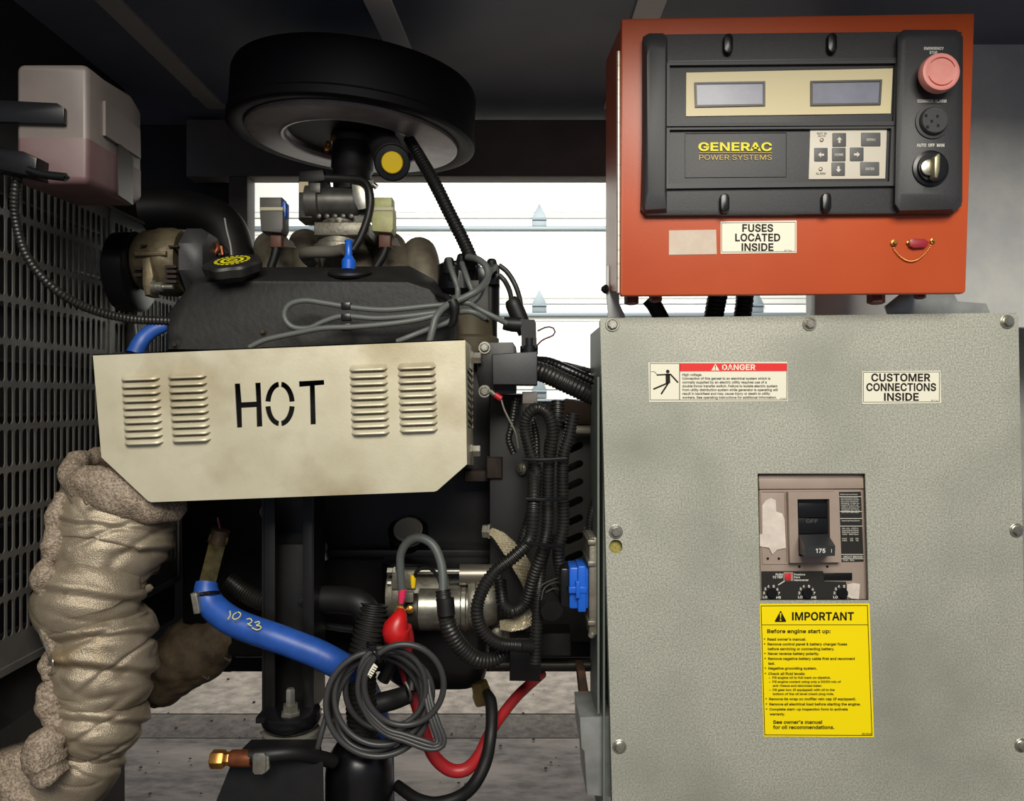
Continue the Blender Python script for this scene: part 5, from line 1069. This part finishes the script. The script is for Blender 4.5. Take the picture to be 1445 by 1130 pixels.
hose([(736, 770, 1.13), (752, 715, 1.145), (757, 670, 1.15), (748, 635, 1.15), (741, 605, 1.15), (745, 585, 1.145), (760, 576, 1.14), (775, 588, 1.14), (780, 615, 1.145), (775, 650, 1.15), (773, 700, 1.15), (772, 745, 1.145), (764, 780, 1.14), (752, 815, 1.15), (742, 848, 1.16), (726, 862, 1.16), (711, 854, 1.17), (707, 835, 1.18), (706, 820, 1.19)], 'convoluted hose whose upright loop is leftmost, curling into a small hook at the starter')
hose([(787, 566, 1.16), (786, 590, 1.155), (778, 620, 1.16), (776, 640, 1.17)], 'convoluted hose whose top end stands highest of the bundle', 9.5)
hose([(809, 583, 1.15), (803, 615, 1.15), (795, 645, 1.15), (794, 690, 1.15), (795, 740, 1.155), (788, 775, 1.155), (790, 800, 1.16), (794, 826, 1.16)], 'rightmost convoluted hose of the bundle, ending near the blue connector', 9)
hose([(754, 658, 1.16), (753, 710, 1.125), (748, 758, 1.12), (728, 783, 1.11), (700, 805, 1.105), (682, 830, 1.105), (673, 860, 1.105), (680, 888, 1.11), (702, 907, 1.115), (735, 911, 1.12)], 'convoluted hose sweeping in a wide arc in front of the starter', 9.5)
hose([(776, 752, 1.17), (764, 795, 1.17), (760, 840, 1.155), (757, 890, 1.15), (755, 935, 1.15)], 'convoluted hose hanging straight down to the black cable bracket', 8.6)
hose([(757, 660, 1.19), (757, 620, 1.19), (751, 590, 1.19)], 'thin convoluted hose seen inside the leftmost upright loop', 5, .0045)
hose([(858, 640, 1.22), (845, 690, 1.2), (834, 730, 1.19), (831, 775, 1.19)], 'thin convoluted hose hugging the grey cabinet side', 6.5, .0045)
hose([(725, 640, 1.2), (718, 620, 1.2), (722, 600, 1.2), (728, 560, 1.2)], 'thin convoluted hose below the ignition coil', 5, .0045)
for pts, lb_ in (([(738, 648, 1.132), (765, 649, 1.128), (800, 647, 1.132)], 'topmost'), ([(742, 704, 1.115), (770, 705, 1.115), (800, 703, 1.13)], 'middle'), ([(740, 766, 1.107), (765, 769, 1.115), (792, 771, 1.13)], 'lowest')):
    z = pts[1]; MB().tube(pts, 2.6, n=8, flat=.5).out('cable_tie', blackg, None, lb_+' black cable tie around the hose bundle', 'cable tie', 'cable ties on the hose bundle')
MB().tube([(733, 911, 1.12), (750, 912, 1.13)], 9, n=16).out('hose_cuff', blackr, None, 'smooth black cuff at the end of the wide arc hose', 'cuff')
# ground strap
gs = thing('ground_strap', 'flat braided metal ground strap bolted to the engine above the starter', 'ground strap', P(730, 830, 1.22))
def strap(pts, w0):
    """flat braid: two families of strands crossing each other"""
    b = MB(); n = len(pts)-1; N = 40
    def at_(t):
        k = min(int(t*n), n-1); f = t*n-k; p_, q_ = pts[k], pts[k+1]
        return [p_[i]+(q_[i]-p_[i])*f for i in range(5)]
    for fam in (0, 1):
        for j in range(9):
            tp = []
            for i in range(N+1):
                t = i/N; x, y, Y, w, a = at_(t); ph = (j/9+t*2.2*(1 if fam else -1))*2; tri = abs((ph % 2)-1)*2-1
                c = P(x, y, Y); d = Vector((math.cos(a), 0, math.sin(a)))*w*Y/FPX
                q = c+d*tri+Vector((0, -.0008*math.sin(i*2.2+fam*3.1+j), 0)); tp.append((q.x, q.y, q.z, .0013))
            b.tube(tp, px=False, n=5, step=.0025)
    rings = []
    for x, y, Y, w, a in pts:
        c = P(x, y, Y); d = Vector((math.cos(a), 0, math.sin(a)))*w*Y/FPX; rings.append([c-d, c+d, c+d+Vector((0, .002, 0)), c-d+Vector((0, .002, 0))])
    b.loft(rings); return b
D_ = math.radians
strap([(692, 748, 1.235, 4, D_(40)), (705, 757, 1.23, 8, D_(40)), (718, 772, 1.225, 11, D_(42)), (730, 788, 1.225, 13, D_(45)), (742, 808, 1.225, 13, D_(45)), (752, 830, 1.24, 12, D_(40))], 0).out('braid', strapm, gs)
strap([(706, 882, 1.19, 6, D_(95)), (722, 882, 1.18, 9, D_(95)), (738, 878, 1.18, 10, D_(100)), (752, 868, 1.19, 11, D_(120))], 0).out('braid', strapm, gs)
b = MB(); b.lathe(P(682, 749, 1.24), (1, -.2, 0), [(0, .011), (.008, .011), (.009, .0125), (.012, .0125)], n=6); b.out('bolt', steel, gs)

# ================================================================ STARTER
st = thing('starter_motor', 'silver starter motor with solenoid below the engine block', 'starter motor', P(620, 900, 1.25))
YS = 1.235; kk = YS/FPX
b = MB(); b.lathe(P(547, 838, YS+.02), (1, 0, 0), [(0, .030), (.002, .036), (.012, .0375), (.014, .036), (.09, .036), (.1, .03)], n=48); b.out('motor_end', cast, st)
b = MB(); b.lathe(P(592, 857, YS), (1, 0, 0), [(0, .033), (.002, .0352), (.060, .0352), (.066, .0352), (.068, .0375), (.074, .0375), (.076, .0352), (.084, .034)], n=56); b.out('solenoid_can', steel, st)
b = MB(); b.lathe(P(579, 860, YS), (1, 0, 0), [(0, .033), (.016, .033)], n=40); b.out('insulating_cap', mat('brown_black', (34, 28, 24), .45), st)
b = MB(); b.lathe(P(662, 850, YS), (1, 0, 0), [(0, .040), (.004, .042), (.010, .042), (.012, .037), (.030, .037), (.045, .032), (.050, .02)], n=40); b.rough(.001, 60); b.rect(664, 837, 680, 880, YS-.035, .03, .003); b.out('nose_casting', cast, st)
b = MB(); b.lathe(P(649, 811, YS-.01), (1, 0, 0), [(0, .0165), (.063, .0165)], n=32); b.out('drive_housing', mat('drive_grey', (128, 122, 112), .35, .7), st)
b = MB(); b.lathe(P(556, 806, YS-.01), (1, 0, 0), [(0, .004), (.105, .004)], n=12); b.out('through_bolt', steel, st)
b = MB(); b.lathe(P(547, 806, YS-.01), (1, 0, 0), [(0, .007), (.009, .007), (.010, .009), (.013, .009)], n=6); b.out('bolt_head', steel, st)
b = MB(); b.lathe(P(547, 823, YS-.01), (1, 0, 0), [(0, .004), (.006, .004)], n=6); b.out('small_bolt', steel, st)
b = MB(); b.rect(553, 806, 586, 832, YS-.018, .03, .002); b.rect(566, 836, 583, 850, YS-.04, .01, .001); b.out('terminal_bracket', cast, st)
b = MB(); b.lathe(P(565, 860, YS-.045), (0, -1, 0), [(0, .009), (.008, .009), (.009, .006), (.014, .006)], n=6); b.lathe(P(579, 859, YS-.04), (0, -1, 0), [(0, .006), (.006, .006), (.008, .002)], n=16); b.out('terminal_stud', brass, st)
MB().rect(585, 885, 680, 900, YS+.02, .04, .003).out('mounting_foot', mat('foot_grey', (100, 98, 92), .4, .5), st)
b = MB(); b.lathe(P(702, 893, YS-.01), (0, -1, 0), [(0, .010), (.006, .010), (.009, .006)], n=20); b.rect(700, 885, 728, 905, YS-.005, .02, .004); b.out('nose_bolt', cast, st)

# cables of the starter
MB().tube([(567, 832, 1.165, 5.5), (565, 805, 1.16, 5.8), (566, 780, 1.155, 6), (578, 762, 1.15, 6.2), (595, 759, 1.145, 6.4), (612, 770, 1.14, 6.4), (622, 793, 1.135, 6.4), (625, 815, 1.13, 6.4), (625, 838, 1.125, 6.4)], n=16).out('starter_lead', greyw, None, 'grey cable arching over the starter with a pink crimp', 'cable')
MB().tube([(568, 831, 1.165, 6), (567, 842, 1.165, 5), (566, 851, 1.165, 3.6)], n=12).out('crimp_sleeve', pinkm, None, 'pink crimp sleeve on the grey starter cable', 'crimp')
MB().tube([(584, 816, 1.17), (589, 805, 1.165), (602, 801, 1.16), (612, 806, 1.15), (619, 816, 1.14), (622, 828, 1.135)], 2.5, n=10).out('thin_cable', blackr, None, 'thin black wire arching from the yellow crimp', 'wire')
MB().tube([(583, 811, 1.17, 4.2), (583, 820, 1.17, 4.2), (583, 829, 1.17, 3)], n=12).out('crimp_sleeve', yellowm, None, 'yellow crimp sleeve on the thin black wire', 'crimp')
MB().tube([(625, 833, 1.125, 11), (627, 850, 1.12, 11.5), (630, 872, 1.12, 12), (638, 895, 1.12, 13), (652, 915, 1.125, 13), (672, 930, 1.13, 12.5), (695, 931, 1.14, 11), (712, 922, 1.15, 9)], n=18, pitch=.0055, amp=.09).out('convoluted_hose', blackc, None, 'taped convoluted hose holding the starter leads, curving under the starter', 'hose', HG)
MB().tube([(628, 844, 1.115, 13), (630, 868, 1.112, 13)], n=18, jit=.1).out('tape_wrap', blackr, None, 'black tape wrapped around the hose below the grey arch', 'tape')
b = MB(); o = P(560, 862, 1.12)
b.tube([(566, 861, 1.13, 5), (565, 866, 1.125, 9), (562, 876, 1.12, 14), (558, 887, 1.12, 19), (560, 897, 1.12, 19), (566, 903, 1.125, 14)], n=24); b.out('terminal_boot', redb, None, 'glossy red rubber boot on the starter terminal', 'boot')
MB().tube([(572, 885, 1.14, 9), (576, 905, 1.15, 8.5), (570, 935, 1.17, 8.3), (578, 965, 1.17, 8.5), (590, 1000, 1.165, 8.8), (598, 1030, 1.16, 9), (612, 1066, 1.16, 9.2), (635, 1086, 1.165, 9.3), (658, 1085, 1.17, 9.2), (676, 1066, 1.19, 8.6), (688, 1040, 1.21, 8), (706, 1012, 1.24, 7.5), (732, 980, 1.28, 7.2), (765, 950, 1.34, 7)], n=18).out('battery_cable', redw, None, 'red battery cable sagging in a deep loop below the engine', 'cable')
b = MB(); b.lathe(P(676, 962, 1.26), (.28, -.1, -1), [(0, .014), (.016, .016), (.022, .018), (.034, .017), (.036, .012)], n=6); b.out('drain_fitting', mat('drain_brass', (116, 96, 58), .4, .7), None, 'brass drain fitting under the oil pan', 'fitting')
MB().tube([(686, 976, 1.235, 6), (692, 988, 1.22, 8.5), (694, 1010, 1.2, 8.8), (692, 1040, 1.18, 8.8), (686, 1072, 1.17, 9), (672, 1102, 1.16, 9.2), (652, 1122, 1.16, 9.3), (620, 1133, 1.16, 9), (590, 1128, 1.17, 8.5), (560, 1108, 1.2, 8)], n=18, jit=.04).out('drain_hose', blackr, None, 'black drain hose hanging from the oil pan in front of the red cable', 'hose')

# ECU and blue connector
ec = thing('control_module', 'thin cast aluminium module fixed on the left side of the grey cabinet', 'control module', P(840, 905, 1.16))
xl = P(848, 0, 1.1).x-.003
def sidebox(m, xa, xb_, y0_, y1_, Ya, Yb, bv=.002):
    m.box(((xa+xb_)/2, (Ya+Yb)/2, (P(0, y0_, Ya).z+P(0, y1_, Ya).z)/2), (abs(xb_-xa), Yb-Ya, P(0, y0_, Ya).z-P(0, y1_, Ya).z), bv)
b = MB(); sidebox(b, xl-.012, xl+.0, 758, 897, 1.12, 1.22, .003)
for y in (762, 792, 876): sidebox(b, xl-.014, xl-.002, y, y+7, 1.115, 1.2, .0015)
b.out('housing', cast, ec)
for y in (761, 895): b = MB(); b.lathe(P(835, y, 1.125), (-.3, -.95, 0), [(0, .005), (.004, .005), (.006, .003)], n=14); b.out('screw', steel, ec)
bc = thing('blue_connector', 'bright blue multi-pin connector plugged into the module beside the grey cabinet', 'connector', P(818, 862, 1.14))
xr_ = xl-.012
b = MB(); b.box((xr_-.014, 1.150, P(0, 831, 1.12).z), (.028, .05, .060), .003); b.box((xr_-.010, 1.145, P(0, 831, 1.12).z), (.012, .052, .066), .002); b.out('shell', bluep, bc)
b = MB(); b.box((xr_-.016, 1.121, P(0, 832, 1.12).z), (.026, .008, .009), .001); b.box((xr_-.016, 1.119, P(0, 831, 1.12).z), (.006, .010, .024), .001); b.out('latch', bluep, bc)
b = MB(); b.box((xr_-.034, 1.150, P(0, 831, 1.12).z), (.013, .046, .056), .003); b.out('back_shell', blackg, bc)
b = MB(); b.tube([(765, 832, 1.17, 13), (775, 850, 1.15, 16), (779, 862, 1.13, 16)], n=18); b.out('rubber_cap', blackr, None, 'round black rubber cap hanging left of the blue connector', 'cap')
for i, q in enumerate(([(798, 812, 1.16), (780, 818, 1.15), (764, 826, 1.14), (758, 838, 1.14)], [(798, 822, 1.16), (782, 822, 1.15), (768, 830, 1.14), (764, 846, 1.14)], [(798, 840, 1.16), (784, 830, 1.15), (770, 836, 1.14)])):
    MB().tube(q, 1.1, n=6).out('thin_wire', mat('wire_dark_shine', (70, 68, 62), .3), None, ('uppermost', 'middle', 'lowest')[i]+' of the thin dark wires coming out of the blue connector', 'wire', 'thin wires at the blue connector')
MB().rect(762, 893, 806, 926, 1.24, .05, .004).out('black_connector', blackr, None, 'dull black block connector above the dark tie bar', 'connector')

# ================================================================ EXHAUST INSULATION
ij = thing('insulated_exhaust_pipe', 'exhaust pipe wrapped in silver quilted insulation bending down at lower left', 'insulated pipe', P(120, 1130, 1.2))
def jacket(pts, seed, folds=()):
    """pts: px,py,Y,rpx ; wrinkled cloth sleeve; folds: (px row at axis, slope, depth) creases running round the sleeve"""
    b = MB(); b.tube(pts, n=110, step=.0022)
    bm = b.bm; bm.normal_update(); so = Vector((seed*3.1, seed, seed*1.7))
    cx = P(sum(q[0] for q in pts)/len(pts), 0, 1.07).x
    for v in bm.verts:
        p = v.co; Yc = 1.05; py = CY-p.z*FPX/1.0; u = (p.x-cx)/.075
        f = noise.noise(Vector((p.x*6, p.y*6, p.z*16+p.x*6))+so)*.006
        for kx_, kz_, sk, dp2, wd2 in ((5, 17, -9, .0042, .06), (8, 28, 14, .0018, .07)):
            q = noise.noise(Vector((p.x*kx_, p.y*kx_, p.z*kz_+p.x*sk))+so*kx_)
            f -= dp2*math.exp(-(q/wd2)**2)
        f += .0004*noise.noise(p*70+so)
        zz = CY-p.z*FPX/max(.9, p.y)
        for fr, sl, dp, wd in folds:
            d = (zz-(fr+sl*u+3*noise.noise(Vector((p.x*30, seed, 0)))))/wd
            f -= dp*math.exp(-d*d); f += dp*.6*math.exp(-(d+1.6)**2)
        v.co = p+v.normal*f
    return b.out('insulation_jacket', cloth, ij, sharp=80)
jacket([(172, 704, 1.125, 72), (165, 722, 1.12, 80), (158, 755, 1.11, 83), (150, 780, 1.10, 80), (144, 800, 1.09, 73), (142, 812, 1.09, 62), (141, 816, 1.09, 50)], 1., [(742, 10, .003, 4), (786, -10, .005, 5)])
jacket([(136, 798, 1.08, 56), (133, 814, 1.075, 69), (130, 835, 1.07, 74), (132, 853, 1.07, 72), (136, 868, 1.07, 67), (139, 879, 1.07, 58), (140, 883, 1.07, 50)], 2.3, [(840, 12, .006, 7)])
jacket([(149, 856, 1.07, 56), (147, 872, 1.07, 70), (143, 902, 1.07, 73), (142, 935, 1.07, 72), (142, 965, 1.07, 70), (140, 982, 1.07, 64), (139, 992, 1.07, 54), (139, 995, 1.07, 46)], 3.9, [(905, -10, .006, 7), (945, 9, .007, 8)])
jacket([(141, 972, 1.07, 54), (141, 990, 1.07, 64), (138, 1012, 1.07, 66), (131, 1034, 1.07, 61), (126, 1049, 1.07, 53), (124, 1054, 1.07, 46)], 5.2, [(1018, 8, .006, 7)])
jacket([(134, 1032, 1.07, 52), (122, 1052, 1.07, 60), (104, 1082, 1.07, 60), (82, 1112, 1.07, 62), (60, 1150, 1.07, 62)], 6.1, [(1075, -12, .006, 8)])
b = MB(); b.tube([(98, 672, 1.08, 14), (112, 682, 1.07, 22), (134, 684, 1.06, 28), (162, 694, 1.055, 30), (192, 708, 1.06, 26), (222, 719, 1.07, 19), (248, 714, 1.10, 12), (240, 690, 1.17, 12), (190, 660, 1.20, 14), (140, 648, 1.19, 14), (108, 654, 1.12, 14)], n=28, closed=True, step=.003)
b.rough(.006, 28); b.rough(.003, 70); b.rough(.0012, 260); b.out('knitted_cuff', fuzz, ij, sharp=80, label='fuzzy knitted rolled cuff')
b = MB(); b.loft([[P(170+66*math.cos(a), 672+22*math.sin(a), 1.13-.05*math.sin(a)) for a in [2*math.pi*i/24 for i in range(24)]], [P(172+60*math.cos(a), 730+20*math.sin(a), 1.13-.05*math.sin(a)) for a in [2*math.pi*i/24 for i in range(24)]]]); b.out('pipe_end', rust, ij)
for j, pts in enumerate(([(90, 700, 1.06, 10), (82, 722, 1.05, 14), (80, 745, 1.05, 14), (76, 770, 1.04, 18), (72, 790, 1.04, 12)], [(70, 790, 1.03, 10), (64, 808, 1.02, 19), (62, 826, 1.02, 16), (66, 838, 1.02, 10)], [(64, 845, 1.02, 10), (62, 865, 1.02, 13), (66, 890, 1.02, 12), (72, 915, 1.02, 10), (68, 938, 1.02, 12), (70, 955, 1.02, 8)], [(72, 958, 1.02, 10), (70, 980, 1.02, 18), (76, 1005, 1.02, 18), (84, 1028, 1.02, 10)], [(84, 1030, 1.01, 14), (66, 1050, 1.0, 27), (64, 1075, 1.0, 29), (76, 1098, 1.0, 22)], [(22, 1056, 1.04, 20), (28, 1085, 1.04, 32), (40, 1120, 1.04, 40), (50, 1160, 1.04, 40)])):
    b = MB(); b.tube(pts, n=28, step=.0025); b.rough(.006, 30, j); b.rough(.003, 70, j); b.rough(.0012, 260, j); b.out('knitted_seam', fuzz, ij, sharp=80)
for pts in ([(92, 692, 1.045), (96, 700, 1.035), (100, 708, 1.04)], [(118, 706, 1.03), (122, 712, 1.02), (126, 708, 1.03)], [(56, 888, 1.01), (62, 905, 1.0), (68, 925, 1.0), (72, 938, 1.01)], [(68, 938, 1.01), (74, 930, 1.0), (74, 945, 1.0), (68, 952, 1.01)]):
    MB().tube(pts, 1.3, n=6, step=.002).out('lacing_ring', steel, ij)
# soiled blanket on the crossover pipe behind
sb_ = thing('soiled_pipe_insulation', 'brown soiled insulation around the exhaust elbow behind the silver pipe', 'insulated pipe', P(270, 1000, 1.35))
b = MB(); b.tube([(205, 985, 1.36, 20), (222, 968, 1.36, 32), (248, 940, 1.36, 42), (280, 915, 1.36, 46), (310, 898, 1.37, 40), (335, 890, 1.38, 22)], n=40, step=.005, flat=.9); b.rough(.010, 18, 2); b.rough(.005, 60, 1); b.out('blanket', clothd, sb_, sharp=80)
for x, y in ((321, 931), (290, 957)): b = MB(); b.tube([(x-4, y-3, 1.31), (x+3, y+1, 1.30), (x+5, y-2, 1.30)], 1.3, n=6, step=.002); b.out('lacing_ring', steel, sb_)

# ================================================================ LOWER LEFT PIPING
oh = thing('blue_coolant_hose', 'blue coolant hose handmarked 10 23 sweeping right below the heat shield', 'hose', P(380, 940, 1.12))
bp = [(292, 822, 1.15, 15), (291, 835, 1.145, 17), (300, 855, 1.14, 19), (325, 875, 1.13, 19.5), (355, 888, 1.125, 19.5), (385, 898, 1.12, 19.5), (420, 911, 1.12, 19.5), (450, 923, 1.12, 19.5), (478, 938, 1.13, 19.5), (502, 953, 1.19, 19), (517, 978, 1.24, 19), (529, 1010, 1.26, 19), (536, 1050, 1.27, 19), (538, 1150, 1.27, 19)]
MB().tube(bp, n=28).out('hose', blueh, oh)
hw = MB()
def wr(pts):
    hw.tube([(x, y, 1.1005) for x, y in pts], .85, n=6, step=.0015)
def hz_(v): return 240+v/2.511
def hv(v): return 680+v/2.511
for st_ in ([(212, 456), (213, 472), (205, 486)], [(236, 462), (225, 470), (222, 482), (232, 486), (246, 478), (250, 466), (240, 460)], [(272, 486), (284, 484), (290, 494), (278, 502), (272, 500), (284, 508), (290, 510)], [(300, 498), (314, 494), (316, 502), (304, 508), (318, 510), (322, 518), (308, 524), (290, 516)]):
    wr([(hz_(x), hv(y)) for x, y in st_])
hw.out('handwriting', mat('paint_marker', (216, 214, 140), .6), oh, label='yellow handwritten 10 23')
b = MB(); c = P(291, 836, 1.145); 
b.tube([(276, 842, 1.13), (284, 838, 1.125), (298, 836, 1.125), (309, 836, 1.14)], 2.6, n=8); cl = b.out('hose_clamp', blackg, oh)
b = MB(); b.prism([(268, 838), (277, 836), (282, 862), (281, 866), (273, 867), (270, 850)], 1.115, .014, .002); b.out('clamp_screw', steel, oh)
pf = thing('hex_fitting', 'olive plated hexagonal pipe fitting above the blue hose', 'fitting', P(295, 822, 1.16))
b = MB(); b.lathe(P(292, 826, 1.165), Vector((.033, 0, .13)), [(0, .013), (.006, .0135), (.065, .0135), (.07, .0155), (.078, .0155)], n=6); b.out('hex_body', oliveb, pf)
b = MB(); b.lathe(P(308, 762, 1.165), Vector((.033, 0, .13)), [(-.004, .015), (.016, .014), (.018, .009)], n=20); b.out('collar', mat('collar_brown', (60, 44, 30), .5, .3), pf)
MB().tube([(311, 748, 1.165), (309, 740, 1.165), (307, 730, 1.165)], 1.3, n=6, step=.003).out('wire', mat('faded_pink_wire', (150, 84, 80), .5), pf)

em = thing('engine_mount', 'black steel channel engine mount standing on a rubber foot', 'engine mount', P(410, 1045, 1.15))
b = MB(); b.slab([P(371, 700, 1.155), P(371, 1006, 1.155), P(388, 1006, 1.155), P(388, 700, 1.155)], (0, .006, 0), .001)
b.box((P(371.5, 0, 1.155).x, 1.19, P(0, 853, 1.155).z), (.004, .07, .321)); b.box((P(441, 0, 1.155).x, 1.19, P(0, 853, 1.155).z), (.004, .07, .321)); b.rect(371, 700, 441, 1006, 1.215, .008, .001); b.rect(388, 768, 428, 1000, 1.19, .004, .001)
b.slab([P(427, 700, 1.155), P(427, 1006, 1.155), P(441, 1006, 1.155), P(441, 700, 1.155)], (0, .006, 0), .001)
b.box((P(406, 0, 1.155).x, 1.17, P(0, 1003, 1.155).z), (.072, .10, .008)); b.out('channel', black, em)
b = MB(); b.lathe(P(411, 1000, 1.15), (0, 0, -1), [(0, .036), (.002, .042), (.012, .0435), (.020, .041), (.026, .036)], n=48); b.out('rubber_foot', blackg, em)
b = MB(); b.lathe(P(411, 1028, 1.15), (0, 0, -1), [(0, .038), (.002, .041), (.012, .041), (.014, .038)], n=48); b.out('washer', mat('washer_grey', (132, 130, 120), .5, .5), em)
b = MB(); o = P(410, 1006, 1.13); b.lathe(o, (0, 0, 1), [(-.002, .0145), (.002, .0145), (.003, .0115), (.013, .0115), (.014, .007), (.034, .0068), (.036, .005)], n=6); b.out('mount_nut', steel, em)
b = MB(); b.loft([[P(355, 1043, 1.11), P(452, 1043, 1.11), P(440, 1043, 1.2), P(365, 1043, 1.2)], [P(330, 1068, 1.08), P(456, 1075, 1.08), P(452, 1068, 1.2), P(345, 1066, 1.2)], [P(285, 1180, 1.06), P(458, 1180, 1.06), P(452, 1180, 1.2), P(310, 1180, 1.2)]]); b.out('mount_base', black, None, 'black sloping steel pedestal under the engine mount', 'pedestal')
pp = thing('capped_drain_pipe', 'copper pipe end capped with brass hex fittings at bottom left of the mount', 'pipe', P(340, 1080, 1.05))
A = Vector((1, 0, .012))
b = MB(); b.lathe(P(298, 1071, 1.05), A, [(0, .0105), (.002, .0122), (.017, .0122), (.019, .0105)], n=6); b.out('cap_nut', brass, pp)
b = MB(); b.lathe(P(317, 1070.5, 1.05), A, [(0, .0075), (.002, .0090), (.0075, .0090), (.009, .008)], n=6); b.out('hex_union', brass, pp)
b = MB(); b.lathe(P(325, 1070, 1.05), A, [(0, .0100), (.002, .0112), (.029, .0112)], n=28); b.out('copper_sleeve', copper, pp)
MB().tube([(353, 1067, 1.05, 10.5), (385, 1064, 1.05, 10.5), (415, 1062, 1.06, 10), (440, 1066, 1.08, 10), (470, 1074, 1.11, 10)], n=20).out('pipe_hose', blackr, pp)
b = MB(); pts = rrect(357, 1063, 375, 1092, 8, 4); b.holed(pts, [rrect(362, 1068, 370, 1087, 3.5, 4)], 1.03, .016); b.bm.free()
b = MB(); b.prism([(356, 1066), (359, 1063), (372, 1063), (375, 1067), (374, 1090), (370, 1093), (359, 1093), (356, 1089)], 1.032, .004, .0012); b.prism([(372, 1064), (379, 1068), (380, 1085), (373, 1092)], 1.036, .004, .001); b.out('pipe_clamp', steel, pp, label='bright metal pipe clamp')

# black elbow hose and large convoluted hose
MB().tube([(380, 845, 1.22), (430, 846, 1.21), (480, 846, 1.2), (508, 852, 1.19), (522, 872, 1.185)], 19, n=24).out('elbow_hose', blackr, None, 'smooth black elbow hose left of the starter', 'hose')
MB().tube([(528, 852, 1.18, 20), (523, 880, 1.175, 21), (514, 920, 1.17, 22), (509, 960, 1.165, 22), (510, 1000, 1.165, 22), (513, 1042, 1.165, 21)], n=24, pitch=.0068, amp=.12).out('large_convoluted_hose', blackc, None, 'large vertical convoluted hose passing behind the cable coil', 'hose')
b = MB(); b.tube([(322, 818, 1.27), (345, 835, 1.27), (372, 848, 1.26), (410, 850, 1.25)], 14, n=16, pitch=.0055); b.out('convoluted_hose', blackc, None, 'dark convoluted hose behind the blue hose and the channel mount', 'hose')
MB().tube([(425, 874, 1.27), (470, 884, 1.26), (500, 888, 1.25)], 5, n=12).out('metal_tube', mat('tube_metal', (110, 112, 114), .25, .85), None, 'short shiny metal tube behind the channel mount', 'tube')
# black dome (oil filter)
b = MB(); b.lathe(P(507, 1052, 1.17), (0, 0, -1), [(-.012, .001), (-.011, .018), (-.004, .034), (.010, .044), (.025, .0488), (.04, .05), (.16, .05)], n=48); b.out('oil_filter', blackg, None, 'glossy black domed canister at the bottom below the cable coil', 'filter')
MB().tube([(535, 992, 1.13, 14), (555, 987, 1.13, 14), (572, 981, 1.125, 13), (577, 979, 1.125, 13)], n=20).out('terminal_boot', blackr, None, 'thick black cable boot inside the cable coil', 'boot')
MB().tube([(572, 962, 1.12), (577, 972, 1.115), (580, 984, 1.115), (577, 990, 1.12)], 2, n=8).out('boot_tie', coilw, None, 'thin dark strap around the end of the black cable boot', 'cable tie')
MB().tube([(540, 960, 1.15, 9), (560, 925, 1.15, 9), (572, 935, 1.15, 9), (582, 955, 1.14, 9), (580, 975, 1.13, 8)], n=16).out('black_cable', blackr, None, 'thick black cable bending inside the cable coil to the boot', 'cable')
# cable coil
cc = thing('cable_coil', 'coil of dark grey cable hung with a zip tie in front of the blue hose', 'cable coil', P(540, 1070, 1.08))
def loop(cx, cy, rx_, ry_, Y, r=4.2, ph=0, amp=.01, rot=0, nm='cable_loop'):
    pts = []
    for i in range(16):
        a = 2*math.pi*i/16; x = rx_*math.cos(a); y = ry_*math.sin(a); c, s_ = math.cos(rot), math.sin(rot)
        pts.append((cx+x*c-y*s_, cy+x*s_+y*c, Y+amp*math.sin(a+ph)))
    MB().tube(pts, r, n=12, closed=True, step=.004).out(nm, coilw, cc)
loop(570, 966, 56, 57, 1.065, 4.4, .5)
loop(553, 970, 48, 54, 1.075, 4.0, 1.2)
loop(533, 993, 73, 74, 1.085, 4.4, 2)
loop(538, 983, 66, 68, 1.09, 4.2, 3, rot=.2)
loop(535, 990, 58, 72, 1.10, 4.2, 4, rot=.5)
loop(540, 985, 72, 60, 1.105, 4.0, 5, rot=-.4)
loop(547, 975, 60, 56, 1.115, 4.2, 0, rot=.3)
loop(529, 996, 66, 70, 1.115, 4.0, 1.6, rot=.1)
for k_ in range(3):
    d_ = k_*5.2
    MB().tube([(602-d_*.4, 945, 1.10), (608-d_*.7, 985, 1.085), (618-d_*.9, 1018, 1.075), (627-d_, 1042, 1.07), (623-d_*.8, 1054-d_*.35, 1.068), (604, 1057-d_, 1.066), (570, 1045-d_*.9, 1.066), (545, 1036-d_*.8, 1.066), (522, 1016-d_, 1.068), (508+d_*.4, 985, 1.07), (506+d_*.7, 955, 1.075), (514+d_*.6, 928, 1.08), (530, 914+d_*.3, 1.085)], 3.6, n=12).out('cable_tail', coilw, cc)
MB().tube([(462, 1004, 1.10), (452, 1040, 1.09), (445, 1070, 1.09), (441, 1100, 1.09), (447, 1130, 1.09), (452, 1160, 1.09)], 4, n=12).out('cable_tail', coilw, cc)
b = MB(); b.tube([(520, 908, 1.07), (524, 914, 1.055), (531, 923, 1.052), (536, 932, 1.06), (528, 926, 1.12), (520, 912, 1.12)], 3, n=8, closed=True, step=.003); b.rect(521, 911, 530, 919, 1.048, .008, .001); b.out('zip_tie', blackg, cc)
b = MB(); b.prism([(505, 944), (518, 928), (524, 934), (512, 956)], 1.075, .0006); b.prism([(517, 951), (527, 935), (533, 941), (523, 957)], 1.055, .0006); tgx = b.out('paper_tag', whitel, cc)
b = MB()
for i in range(5): b.prism([(519+i*2, 953-i*3), (524+i*2, 956-i*3), (524.4+i*2, 955-i*3), (519.4+i*2, 952-i*3)], 1.0545, .0002)
b.out('tag_print', inkb, tgx)
